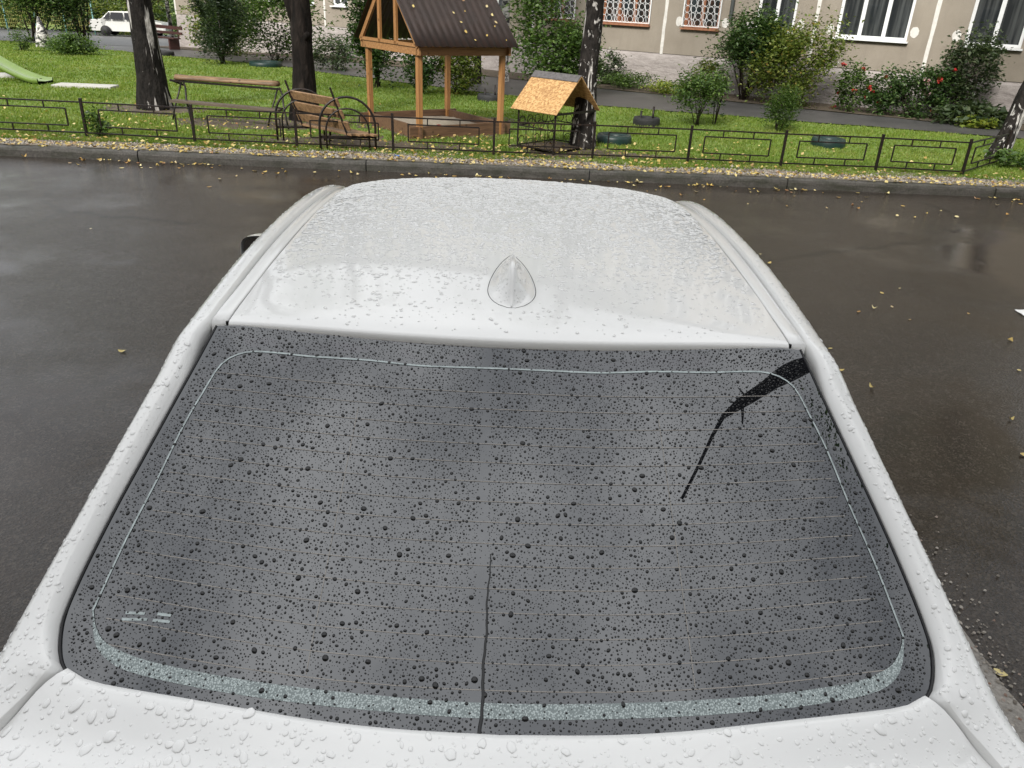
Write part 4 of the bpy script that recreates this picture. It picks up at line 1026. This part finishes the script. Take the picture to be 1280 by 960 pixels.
def bench_arch():
    r = empty('park_bench', (-2.33, 11.78, gz(-2.33, 11.8)), R(12), 'wooden plank bench with round black hoop armrests behind the fence', 'bench')
    ax = Vector((-.66, .86, 0))                      # from the near hoop to the far one
    for k in (0, 1):
        c = ax*k
        for rad, h, w in ((.40, .76, .017), (.31, .60, .013)):
            pts = [(-rad, 0, -.04)]+[(-rad*math.cos(a), 0, h-rad+rad*math.sin(a)) for a in [j*math.pi/16 for j in range(17)]]+[(rad, 0, -.04)]
            b = MB(); b.tube([Vector(p)+c for p in pts], w, 8); b.build('hoop', M('metal'), r, True)
        b = MB(); b.beam(c+Vector((-.22, .02, .88)), c+Vector((.0, .02, .20)), .028, .028, (0, 1, 0)); b.build('back_stay', M('metal'), r)
        b = MB(); b.beam(c+Vector((-.40, .02, .20)), c+Vector((.40, .02, .20)), .03, .03); b.build('cross_bar', M('metal'), r)
    rd = random.Random(3)
    for k in range(4):
        u = .03+.10*k; b = MB(); e = rd.uniform(-.05, .05); b.beam(Vector((u, .02, .24))-ax*(.10+e), Vector((u, .02, .24))+ax*1.08, .085, .03); b.build('seat_plank', M('bench_wood'), r, bevel=.004)
    for k in range(3):
        u = -.035-.052*k; z = .36+.16*k; e = rd.uniform(-.04, .04); b = MB(); b.beam(Vector((u, .02, z))-ax*(.08+e), Vector((u, .02, z))+ax*1.06, .13, .03, (.95, 0, .31)); b.build('back_plank', M('bench_wood'), r, bevel=.004)
bench_arch()
def bench_far():
    p = bw(30.5, 2.3); r = empty('park_bench', (p.x, p.y, gz(p.x, p.y)+.03), math.atan2(BT.y, BT.x)+math.pi, 'dark red wooden bench against the far end of the building', 'bench')
    for z, y, h in ((.82, .20, .13), (.62, .17, .10)):
        MB().box((0, y, z), (2.4, .035, h)).build('back_plank', M('red_wood'), r)
    for y in (-.18, 0): MB().box((0, y, .44), (2.4, .16, .04)).build('seat_plank', M('red_wood'), r)
    for x in (-.85, .85):
        MB().box((x, -.02, .21), (.08, .45, .42)).build('leg', M('red_wood'), r); MB().box((x, .235, .65), (.07, .035, .45)).build('back_stay', M('red_wood'), r)
bench_far()

# ------------------------------------------------------------------ slide, pads, tyres, small things
def slide():
    r = empty('slide', (-10.3, 18.35, gz(-10.3, 18.4)), R(158), 'light green playground slide reaching down onto the lawn', 'slide')
    prof = [(0, .07), (.25, .07), (.6, .13), (1.1, .27), (1.7, .50), (2.4, .84), (3.1, 1.2)]
    P = dense(prof, 4); b = MB(); rows = []
    for x, z in P: rows.append([(x, y, z+dz) for y, dz in ((-.20, -.03), (-.205, .07), (-.19, .075), (-.175, .015), (0, 0), (.175, .015), (.19, .075), (.205, .07), (.20, -.03), (0, -.045), (-.20, -.03))])
    b.grid(rows); b.build('chute', M('slide_green'), r, True)
    for x, z in ((.32, .1), (2.4, 1.0), (3.1, 1.38)):
        for y in (-.15, .15): b = MB(); b.tube([(x, y, -.1), (x, y, z)], .022, 8); b.build('leg', M('metal'), r, True)
    b = MB(); b.box((3.4, 0, 1.38), (.6, .6, .04)); b.build('platform', M('grey_wood'), r)
slide()
for (x, y, w, d, lab) in ((-9.35, 18.2, 1.25, .5, 'pale concrete slab at the foot of the green slide'), (-12.1, 19.6, 1.3, .6, 'pale concrete slab under the upper end of the green slide')):
    b = MB(); b.box((0, 0, .0), (w, d, .07)); o = b.build('concrete_slab', M('concrete_pad'), None, bevel=.01); o.location = (x, y, gz(x, y)+.02); o.rotation_euler = (0, 0, R(4)); tag(o, lab, 'slab')
def tyre(name, xy, r, mat, label, posts=False, half=False, rz=0):
    root = empty(name, (*xy, gz(*xy)), rz, label, 'tyre planter', 'old tyres on the lawn'); w = r*.26
    b = MB(); b.lathe([(r*.62, .02), (r*.60, .10), (r*.72, .155), (r*.95, .15), (r, .10), (r*1.0, .03), (r*.97, -.03)], 28); b.build('tyre', mat, root, True)
    b = MB(); b.lathe([(.001, .09), (r*.62, .08)], 18); b.build('soil', M('bare_soil'), root, True)
    if posts:
        for x, h in ((-.12, .27), (.12, .36)): b = MB(); b.tube([(x, 0, -.05), (x, 0, h)], .022, 7); b.build('peg', M('metal'), root, True)
tyre('tyre_planter', (2.82, 16.3), .27, M('tyre_rubber'), 'black tyre with two upright pegs on the grass left of the shrubs', True)
tyre('tyre_planter', (-.42, 19.3), .30, M('tyre_rubber'), 'black tyre with two pegs behind the shelter post near the path', True)
tyre('tyre_planter', (5.86, 14.5), .30, M('tyre_green'), 'dark green painted tyre on the grass behind the right fence panels')
tyre('tyre_planter', (-7.6, 26), .5, M('tyre_green'), 'flat green painted tyre between pine and dark trunk')
tyre('tyre_planter', (-12.3, 29.6), .42, M('tyre_rubber'), 'black tyre on the lawn just right of the left birch')
tyre('tyre_planter', (1.85, 13.7), .3, M('tyre_green'), 'dark green tyre partly behind the chipboard play house and birch')
b = MB(); rows = []; rd = random.Random(6)
b.grid([[(i*.022, j*.018, .012+rd.uniform(-.006, .012)) for i in range(4)] for j in range(4)]); o = b.build('litter', M('litter_blue'), None); o.location = (-1.60, 11.42, gz(-1.6, 11.42)+.015); tag(o, 'crumpled bright blue wrapper on the verge at the fence', 'litter')
b = MB(); b.grid([[(i*.06, j*.045+.01*i, .006+.004*((i+j) % 2)) for i in range(5)] for j in range(4)]); o = b.build('litter', M('paper'), None); o.location = (4.34, 5.95, zroad(6)); tag(o, 'white scrap of paper on the asphalt at the right edge', 'litter')

# ------------------------------------------------------------------ apartment building
bd = empty('apartment_building', BO, math.atan2(BT.y, BT.x), 'long beige rendered apartment building with pale stone base and white panel joints', 'building')
JO = [-3.4, 1.86, 4.72, 9.05, 13.67, 18.3, 23.2, 27.8, 32.6]
ZP = .87; FL = [.87, 3.60, 6.40, 9.20, 12.0, 14.8]
W1 = [(-.13, 1.10, 2, 'w'), (2.40, 4.17, 3, 'w'), (5.28, 6.34, 2, 'w'), (7.40, 8.46, 2, 'g'), (9.55, 11.14, 3, 'g'), (12.12, 13.06, 2, 'g'), (14.6, 16.2, 3, 'w'), (17.0, 17.9, 2, 'w'), (19.3, 20.7, 2, 'w'), (21.95, 22.75, 2, 'w'), (23.75, 24.75, 2, 'w'), (26, 27.3, 2, 'w'), (30.4, 31.8, 3, 'w')]
def panel(s0, s1, z0, z1, holes):
    """wall slab with rectangular openings, outer face at y=0"""
    b = MB(); xs_ = [s0]; 
    hs_ = sorted(holes); cur = s0; T = .3
    def blk(a, c, e, g):
        if c-a > .001 and g-e > .001: b.box(((a+c)/2, -T/2, (e+g)/2), (c-a, T, g-e))
    for (a, c, e, g) in hs_:
        blk(cur, a, z0, z1); blk(a, c, z0, e); blk(a, c, g, z1); cur = c
    blk(cur, s1, z0, z1); return b
def window(s0, s1, z0, z1, n, kind):
    w = s1-s0; h = z1-z0; t = .075
    fm = M('window_white') if kind == 'w' else M('window_wood'); y = -.09
    b = MB(); b.box((w/2, y, t/2), (w, .06, t)); b.box((w/2, y, h-t/2), (w, .06, t)); b.box((t/2, y, h/2), (t, .06, h-2*t)); b.box((w-t/2, y, h/2), (t, .06, h-2*t))
    for k in range(1, n): b.box((w*k/n, y, h/2), (t*1.25, .064, h-2*t))
    wn = b.build('window', fm, bd); wn.location = (s0, 0, z0)
    for k in range(n):
        b = MB(); a, c = w*k/n+t*.5, w*(k+1)/n-t*.5; b.box(((a+c)/2, y-.012, h/2), (c-a, .01, h-2*t+.02)); b.build('pane', M('pane') if kind == 'w' else M('pane_warm'), wn)
    b = MB(); b.box((w/2, .03, -.022), (w+.10, .17, .04)); b.build('sill', M('window_white') if kind == 'w' else M('window_wood'), wn)
    if kind == 'g':
        b = MB(); R_ = .088; nx = int(w/(2*R_)); nz = int(min(h, 1.2)/(2*R_)); sx = w/nx
        for i in range(nx):
            for j in range(nz): b.tube(ringpts(Vector((sx*(i+.5), .045, .05+R_+j*2*R_)), Vector((1, 0, 0)), Vector((0, 0, 1)), R_*.97, 12), .0055, 4, closed=True)
        for i in range(nx-1): b.beam((sx*(i+.4), .052, .05+1.0*((i % 2))), (sx*(i+1.4), .052, .05+1.0*((i+1) % 2)), .011, .011)
        for a, c in (((-.02, .05), (w+.02, .05)), ((-.02, h-.06), (w+.02, h-.06))): b.beam((a[0], .045, a[1]), (c[0], .045, c[1]), .022, .022)
        for x in (-.02, w+.02): b.beam((x, .045, .04), (x, .045, h-.05), .03, .03, (0, 1, 0))
        b.build('grille', M('window_white'), wn)
    return wn
wz0, wz1 = 1.60, 3.10
for k in range(len(JO)-1):
    a, c = JO[k]+.02, JO[k+1]-.02; ww = [q for q in W1 if a <= q[0] and q[1] <= c]
    for f_ in range(5):
        e = FL[f_] if f_ == 0 else FL[f_]; g = FL[f_+1]-.02; z0 = wz0+(0 if f_ == 0 else FL[f_]-FL[0]+.0); z0 = wz0 if f_ == 0 else FL[f_]+.80
        panel(a, c, e, g, [(q[0], q[1], z0, z0+1.5) for q in ww]).build('wall_panel', M('stucco'), bd)
for q in W1:
    w0 = window(q[0], q[1], wz0, wz1, q[2], q[3])
    proto = w0 if q[3] == 'w' else window(q[0], q[1], FL[1]+.8, FL[1]+2.3, q[2], 'w')
    for f_ in range(1 if q[3] == 'w' else 2, 5):
        o = copy_tree(proto, bd); o.location = (q[0], 0, FL[f_]+.80)
for j in JO:
    b = MB(); rows = []; rd = random.Random(int(j*10))
    for i in range(61): z = ZP-.03+(14.8-ZP)*i/60; w = .045+rd.uniform(-.008, .010); sx = rd.uniform(-.006, .006); rows.append([(j-w+sx, -.06, z), (j-w+sx, .006, z), (j+w+sx, .006, z), (j+w+sx, -.06, z)])
    b.grid(rows, True); b.build('joint_strip', M('lime_white'), bd)
for z in FL[1:5]: b = MB(); b.box((14.6, -.01, z-.01), (36, .03, .06)); b.build('joint_strip', M('lime_white'), bd)
b = MB(); rows = []; rd = random.Random(12)
for i in range(0, 145): s = -3.4+i*.25; rows.append([(s, .02+rd.uniform(-.012, .012), z) for z in (-1.6, -.4, 0, .2, .4, .6, .78)]+[(s, -.02, .86), (s, -.2, .865)])
b.grid(rows, False); b.build('plinth', M('plinth'), bd, True)
b = MB(); b.box((14.6, -.16, 7), (35.6, .1, 15.8)); b.box((14.6, -6, 7.2), (36, 11.4, 14.9)); b.build('core', M('stucco'), bd)
b = MB(); b.box((14.6, -6, 15.2), (36.8, 13, .5)); b.build('roof', M('felt_grey'), bd)
for s, z in ((-.30, 1.78), (1.30, 1.80), (2.26, 1.82), (4.32, 1.78), (5.1, 1.85), (6.5, 1.8), (7.2, 1.78), (8.6, 1.76)):
    rd = random.Random(int(s*100)); b = MB(); b.add([(s+.10*math.cos(a)*rd.uniform(.93, 1.07), .006, z+.13*math.sin(a)*rd.uniform(.93, 1.07)) for a in [k*2*math.pi/20 for k in range(20)]], [tuple(range(20))[::-1]]); b.build('plaster_patch', M('lime_white'), bd)
b = MB(); b.tube([(7.05, .08, 1.9), (7.05, .08, 14.5)], .055, 10); b.build('drain_pipe', M('drain_grey'), bd, True)
b = MB(); b.box((11.6, .10, .18), (1.0, .25, .06)); b.box((11.6, .16, .34), (.5, .3, .03)); b.build('vent_step', M('concrete_pad'), bd)
shade_block = empty('apartment_building', (0, -11, 0), 0, 'unseen rendered block added behind the viewer to shade the car', 'building')  # out-of-view block, added to keep the sun off the car
MB().box((0, -6, 7.5), (80, 12, 15)).build('wall', M('stucco'), shade_block)
MB().box((0, -6, 15.15), (80.6, 12.6, .3)).build('roof', M('felt_grey'), shade_block)
pw = MB(); pw.box((0, .01, 0), (1.7, .03, 1.5)); w_ = pw.build('window', M('window_white'), shade_block); pp_ = MB().box((0, .03, 0), (1.5, .02, 1.3)).build('pane', M('pane'), w_)
for f_ in range(5):
    for k in range(-8, 9):
        if f_ == 0 and k == -8: w_.location = (k*3.4, 0, 2.3); continue
        o = copy_tree(w_, shade_block); o.location = (k*3.4, 0, 2.3+2.8*f_)
sg = MB().box((0, .02, 0), (.75, .02, .42)).build('address_sign', M('sign_blue'), None); p = bw(-.69, .01, 1.50); sg.location = p; sg.rotation_euler = (0, 0, math.atan2(BT.y, BT.x)); tag(sg, 'dark blue address plate on the wall at the right edge', 'sign')

# ------------------------------------------------------------------ trees
tree('birch_tree', (-6.62, 15.3), .235, 12, (-.005, .01), 'birch_streak', (2.6, 5.2, 12.5), 'thick black birch trunk with pale streaks left of the log bench', n=4500)
tree('dark_tree', (-3.68, 14.75), .20, 10, (-.006, .02), 'bark', (2.3, 4.0, 10.5), 'dark brown bare trunk directly behind the hoop bench', 'leaf_mid', n=3500, bend=.06)
tree('birch_tree', (1.24, 13.05), .165, 12, (.012, .012), 'birch', (2.4, 4.6, 12.5), 'birch trunk with white flecks rising behind the chipboard roof', n=4000)
tree('birch_tree', (8.62, 13.9), .135, 11, (.17, .0), 'birch', (2.4, 4.5, 11.5), 'leaning mottled birch trunk at the right end of the fence', n=3500)
tree('birch_tree', (-16.2, 40.5), .10, 9, (-.02, 0), 'birch_white', (2.2, 3.2, 9.5), 'slender white birch beyond the left birch by the driveway', n=3500, size=.16)
tree('birch_tree', (-.15, 24.6), .12, 11, (0, 0), 'birch_white', (1.9, 3.5, 11), 'thin white birch behind the shelter roof near the wall', n=4500, size=.13)
tree('dark_tree', (-.9, 23.4), .10, 8, (.02, 0), 'bark', (1.6, 1.9, 8), 'dark leafy tree hanging behind the right end of the shelter roof', 'leaf_dark', n=6000, size=.12)
dt = [o for o in COL.objects if o.name == 'dark_tree'][0]
b = MB(); b.tube([(-.03, .03, 1.55), (-.10, .05, 1.9), (-.24, .08, 2.3), (-.42, .12, 2.9), (-.7, .2, 4.2), (-.95, .3, 6.2)], [.10, .125, .11, .095, .07, .03], 12); b.build('limb', M('bark'), dt, True)
b = MB(); b.tube([(.06, -.06, 1.30), (.15, -.12, 1.42), (.19, -.15, 1.46)], [.07, .06, .04], 9); b.build('knot', M('bark'), dt, True)
# tree beside the car whose bough shows in the rear window
rt = tree('old_tree', (9.2, 6.2), .24, 11, (-.02, -.01), 'bark', (3.0, 4.6, 11.5), 'old dark tree right of the car with a bough over its roof', 'leaf_dark', n=8000)
def bough():
    o = rt.location; L = lambda p: Vector(p)-o
    b = MB(); b.tube([L((9.1, 6.2, 4.4)), L((7.2, 5.2, 5.3)), L((5.6, 4.15, 5.85)), L((4.4, 3.28, 6)), L((3.95, 3.02, 6)), L((3.66, 2.85, 6)), L((3.35, 2.66, 6)), L((3.09, 2.48, 6)), L((2.86, 2.33, 6)), L((2.66, 2.20, 6)), L((2.41, 2.01, 6)), L((2.25, 1.76, 6)), L((2.09, 1.45, 6)), L((1.89, 1.08, 6))],
        [.17, .14, .11, .085, .115, .112, .092, .075, .07, .06, .027, .02, .018, .016], 10); b.build('limb', M('bark'), rt, True)
    b = MB(); b.tube([L((2.70, 2.2, 6)), L((2.70, 2.10, 6)), L((2.69, 1.98, 6))], [.03, .022, .01], 6); b.tube([L((2.78, 2.3, 6.0)), L((2.66, 2.38, 6.0))], [.02, .008], 5); b.tube([L((2.62, 2.17, 6.0)), L((2.5, 2.22, 6.0))], [.015, .006], 5); b.build('twig', M('bark'), rt, True)
bough()
def leafy_limb(c, sx, sy, n, seed):  # unseen limbs added so dark leaves reflect at the rear window's right edge
    rng = np.random.default_rng(seed); o = np.array(rt.location); P = np.array(c)-o+rng.normal(size=(n, 3))*np.array([sx, sy, .12]); V, F = leaf_cloud(P, np.full(n, .14), rng, .6, .7); np_mesh('foliage', V, F, M('leaf_dark'), rt)
    e = Vector(c)-rt.location; b = MB(); b.tube([Vector((0, 0, 4.9)), Vector((0, 0, 5.1)).lerp(e, .5)+Vector((0, 0, .5)), e], [.09, .06, .02], 7); b.build('limb', M('bark'), rt, True)
leafy_limb((7.75, 1.85, 6), .36, .14, 1500, 61)
leafy_limb((9.15, 1.25, 6), .24, .36, 1500, 62)

# ------------------------------------------------------------------ shrubs and flowers
plant('pine_sapling', (-9.0, 26.2), .75, 2.3, 6500, .10, 'leaf_pine', 'small dark pine with drooping needles beyond the log bench', 'pine', .35, 6, .03, nclump=30, aspect=.16, spread=.2)
plant('shrub', (-8.2, 29.0), 1.7, 2.7, 7000, .10, 'leaf_mid', 'broad green shrub by the far path right of the pine', h0=.1, stems=9)
plant('shrub', (-10.6, 31.0), 1.1, 2.3, 3500, .11, 'leaf_yellow', 'yellowish bush behind the small pine', h0=.1)
plant('shrub', (-14.36, 27.4), .68, .62, 3000, .07, 'leaf_mid', 'low round green bush alone on the left lawn', h0=.0, stems=6, spread=.28)
plant('shrub', (-16.4, 28.2), .35, .6, 700, .06, 'leaf_mid', 'small green clump at the left picture edge on the lawn', h0=.0)
plant('shrub', (-5.4, 25.6), .65, 1.0, 1600, .08, 'leaf_grey', 'low greyish shrub at the wall right of the dark trunk', h0=.05)
plant('young_tree', (-3.35, 21.0), .62, 2.6, 5200, .085, 'leaf_dark', 'dark bushy young tree behind the left shelter posts', 'tree', .3, 8, .02)
plant('shrub', (-2.15, 20.2), .40, 1.3, 1500, .08, 'leaf_dark', 'dark slim shrub seen between the shelter posts', h0=.1)
plant('shrub', (-1.25, 20.3), .52, 1.35, 3200, .085, 'leaf_yellow', 'bright yellow green bush between the shelter posts', h0=.02, aspect=.35)
plant('shrub', (.95, 20.6), .95, 2.35, 5200, .09, 'leaf_mid', 'tall leafy green shrub left of the flecked birch', h0=.1, stems=10)
plant('shrub', (1.9, 21.8), .6, 1.5, 2200, .08, 'leaf_mid', 'green shrub pressed behind the chipboard roof', h0=.05)
p = bw(10.3, .9); plant('flower_clump', (p.x, p.y), .45, 1.0, 1500, .07, 'leaf_grey', 'leafy clump with white blooms right of the flecked birch', 'flowers', .02, flowers=('petal_white', 5, .06))
p = bw(9.4, 1.3); plant('flower_clump', (p.x, p.y), .75, .45, 1800, .06, 'leaf_mid', 'low green ground plants along the wall by the vent', 'plants', .0)
p = bw(8.0, 1.6); plant('flower_clump', (p.x, p.y), .6, .32, 1200, .06, 'leaf_lime', 'low lime green plants at the path edge', 'plants', .0)
p = bw(7.1, 1.0); plant('shrub', (p.x, p.y), .45, .95, 1700, .06, 'leaf_yellow', 'small yellowish shrub against the plinth', h0=.05)
plant('shrub', (3.9, 16.6), .52, 1.05, 2600, .055, 'leaf_mid', 'thin stemmed green shrub standing on the lawn side of the path', h0=.25, stems=9, stem_r=.01)
plant('shrub', (4.35, 16.9), .18, 1.35, 350, .055, 'leaf_dark', 'single tall thin sprig above the lawn shrub', h0=.2, stems=4)
p = bw(5.9, 1.3); plant('shrub', (p.x, p.y), .85, 2.15, 6500, .085, 'leaf_dark', 'dark green rounded shrub with bare lower stems by the wall', h0=.75, stems=12, stem_r=.022)
p = bw(4.6, 1.7); plant('shrub', (p.x, p.y), .98, 2.0, 6500, .08, 'leaf_yellow', 'big olive yellow shrub with pale tips in front of the white window', h0=.1, stems=10, flowers=('petal_white', 3, .09))
plant('pine_sapling', (5.5, 16.3), .32, .85, 2200, .06, 'leaf_mid', 'feathery young pine on the lawn by the fence', 'pine', .1, 4, .016, aspect=.14)
p = bw(3.15, 1.35); plant('rose_bush', (p.x, p.y), .45, 1.05, 1700, .07, 'leaf_mid', 'tall rose bush with dark red blooms left of the rose row', 'rose bush', .05, flowers=('petal_red', 6, .07))
p = bw(2.45, 1.3); plant('rose_bush', (p.x, p.y), .50, 1.0, 2200, .07, 'leaf_dark', 'dense rose bush with orange red heads under the wide window', 'rose bush', .05, flowers=('petal_red', 6, .07))
p = bw(1.75, 1.3); plant('rose_bush', (p.x, p.y), .50, 1.15, 2400, .07, 'leaf_dark', 'dark rose bush with one pale pink bloom', 'rose bush', .05, flowers=('petal_pink', 2, .09))
p = bw(1.25, 1.1); plant('rose_bush', (p.x, p.y), .42, 1.15, 1500, .07, 'leaf_dark', 'rose bush with crimson blooms at the foot of the tall shrub', 'rose bush', .05, flowers=('petal_red', 5, .07))
p = bw(.75, .9); plant('shrub', (p.x, p.y), .62, 2.05, 3000, .085, 'leaf_grey', 'tall airy shrub with grey green leaves between two windows', h0=.45, stems=12, stem_r=.012, spread=.2)
p = bw(.35, 1.5); plant('hosta_clump', (p.x, p.y), .70, .42, 1500, .13, 'leaf_grey', 'low broad leaved clump at the right wall corner', 'plants', .0, stems=3)
p = bw(.20, 1.95); plant('hosta_clump', (p.x, p.y), .38, .22, 420, .12, 'leaf_lime', 'pale lime yellow hosta at the path edge', 'plants', .0, stems=3)
plant('weed_clump', (8.5, 13.0), .45, .28, 500, .08, 'leaf_mid', 'leafy weeds at the foot of the leaning birch', 'plants', .0, stems=3)
plant('weed_clump', (-6.1, 12.0), .16, .35, 240, .06, 'leaf_mid', 'tuft of tall weeds at a left fence post', 'plants', .0, stems=3)
plant('weed_clump', (9.6, 13.2), .6, .25, 700, .08, 'leaf_mid', 'weeds on the verge right of the leaning birch', 'plants', .0, stems=3)

# ------------------------------------------------------------------ far left: driveway trees, cars, fence
def small_tree(xy, r, h, n, lab, mat='leaf_mid', h0=.9, size=.13): return plant('young_tree', xy, r, h, n, size, mat, lab, 'tree', h0, 7, .04, group='young trees by the driveway', nclump=30)
small_tree((-20.5, 36.5), 2.0, 4.6, 9000, 'leftmost young tree over the driveway edge')
small_tree((-18.6, 36.8), 1.7, 4.4, 9000, 'second young tree from the left by the driveway', 'leaf_dark')
small_tree((-23.5, 38), 2.4, 5.0, 8000, 'young tree at the far left picture edge', 'leaf_yellow')
small_tree((-16.6, 38.5), .9, 3.2, 1500, 'thin young tree behind the round green bush', 'leaf_yellow', 1.3)
b = MB(); b.tube([(0, 0, -.2), (.02, 0, .5), (0, 0, 1.05)], [.34, .2, .03], 9); o = b.build('tree_stump', M('birch_white'), None, True); o.location = (-17.4, 31.4, gz(-17.4, 31.4)); tag(o, 'pointed mottled white birch stump left of the round bush', 'stump')
def far_car(name, loc, rz, mat, label):
    r = empty(name, loc, rz, label, 'car', 'cars parked on the far driveway')
    side = [(-2.08, .35), (-2.12, .55), (-2.05, .90), (-1.45, .94), (-.98, 1.36), (.25, 1.40), (.95, .98), (1.95, .84), (2.10, .60), (2.08, .32)]
    b = MB(); rows = []
    for k, (yy, sc_) in enumerate(((-.80, 0), (-.80, 1), (.80, 1), (.80, 0))):
        rows.append([(x, (yy if z < 1.0 else yy*.80), z) if sc_ else (x*.97, yy*.9, .30) for x, z in side])
    b.grid(rows, False); b.build('body', mat, r, False, bevel=.03)
    for s in (-1, 1):
        b = MB(); y0, y1 = s*.81, s*.67
        for (xa, xb, xc, xd) in ((-1.30, -.98, -.92, -1.0), (-.90, -.20, -.20, -.86), (-.10, .80, .28, -.10)):
            b.add([(xa, y0, .95), (xb, y0, .95), (xc, y1, 1.32), (xd, y1, 1.32)], [(0, 1, 2, 3)])
        b.build('side_window', M('dark_glass'), r)
        for x in (-1.25, 1.30):
            b = MB(); b.lathe([(.001, s*.10), (.16, s*.10), (.17, s*.08), (.28, s*.09), (.30, s*.04), (.30, -.08)], 20, 'Z'); o = b.build('wheel', M('tyre_rubber'), r, True); o.location = (x, s*.74, .30); o.rotation_euler = (R(-90), 0, 0) if s > 0 else (R(-90), 0, 0)
        b = MB(); b.box((-2.10, s*.62, .72), (.05, .34, .16)); b.build('tail_light', M('tail_red'), r)
        b = MB(); b.box((2.05, s*.60, .68), (.07, .30, .13)); b.build('headlight', M('head_clear'), r)
    b = MB(); b.add([(-1.45, -.62, .965), (-1.45, .62, .965), (-1.0, .55, 1.355), (-1.0, -.55, 1.355)], [(0, 1, 2, 3)]); b.build('rear_window', M('dark_glass'), r)
    b = MB(); b.add([(.97, -.62, 1.0), (.97, .62, 1.0), (.30, .55, 1.40), (.30, -.55, 1.40)], [(0, 3, 2, 1)]); b.build('windscreen', M('dark_glass'), r)
    for x in (-2.12, 2.12): b = MB(); b.box((x, 0, .48), (.10, 1.58, .16)); b.build('bumper', M('far_silver'), r, bevel=.02)
far_car('parked_car', (-23.0, 51.5, gz(-23, 51.5)+.03), R(8), M('far_paint'), 'white boxy sedan half hidden behind the left birch')
far_car('parked_car', (-29.5, 61, gz(-29.5, 61)+.03), R(10), M('far_silver'), 'silver car parked behind the white boxy sedan')
# wire court fence with posts
cf = empty('court_fence', (-30.5, 50, gz(-30.5, 50)), R(10), 'yellowish wire mesh fence on posts beyond the driveway', 'fence')
for k in range(7):
    b = MB(); b.tube([(k*1.6-4, 0, -.2), (k*1.6-4, 0, 2.6)], .04, 7); b.build('post', M('turquoise'), cf, True)
for k in range(6):
    b = MB()
    for j in range(16): b.beam((k*1.6-4+j*.1, 0, .3), (k*1.6-4+j*.1, 0, 2.5), .012, .012, (0, 1, 0))
    for j in range(12): b.beam((k*1.6-4, 0, .3+j*.2), (k*1.6-2.4, 0, .3+j*.2), .012, .012)
    b.build('wire_panel', M('mesh_yellow'), cf)
for k, x in enumerate((-33, -30.2, -27.6, -25, -22.2, -19.5, -17)):
    plant('hedge_bush', (x, 56+(k % 3)*2), 2.0, 2.6+(k % 2)*.7, 2200, .2, ('leaf_yellow', 'leaf_mid', 'leaf_dark')[k % 3], ('first', 'second', 'third', 'fourth', 'fifth', 'sixth', 'seventh')[k]+' bush from the left in the row behind the far driveway', 'bush', .0, 5, .04, group='bushes behind the far driveway')
def distant():
    rng = np.random.default_rng(4); P = []
    for k in range(26):
        x = -78+k*3.0+rng.uniform(-1, 1); y = 78+rng.uniform(-6, 12); h = rng.uniform(4.5, 7.5)
        q, _ = clump_points(900, rng, 3.2, 3.0, .2, h, 20, .22); P.append(q+np.array([x, y, gz(x, y)]))
    V, F = leaf_cloud(np.concatenate(P), np.full(26*900, .42), rng, .2, .7); tag(np_mesh('distant_trees', V, F, M('leaf_dark')), 'far belt of dark trees closing the view at top left', 'trees', kind='stuff')
distant()
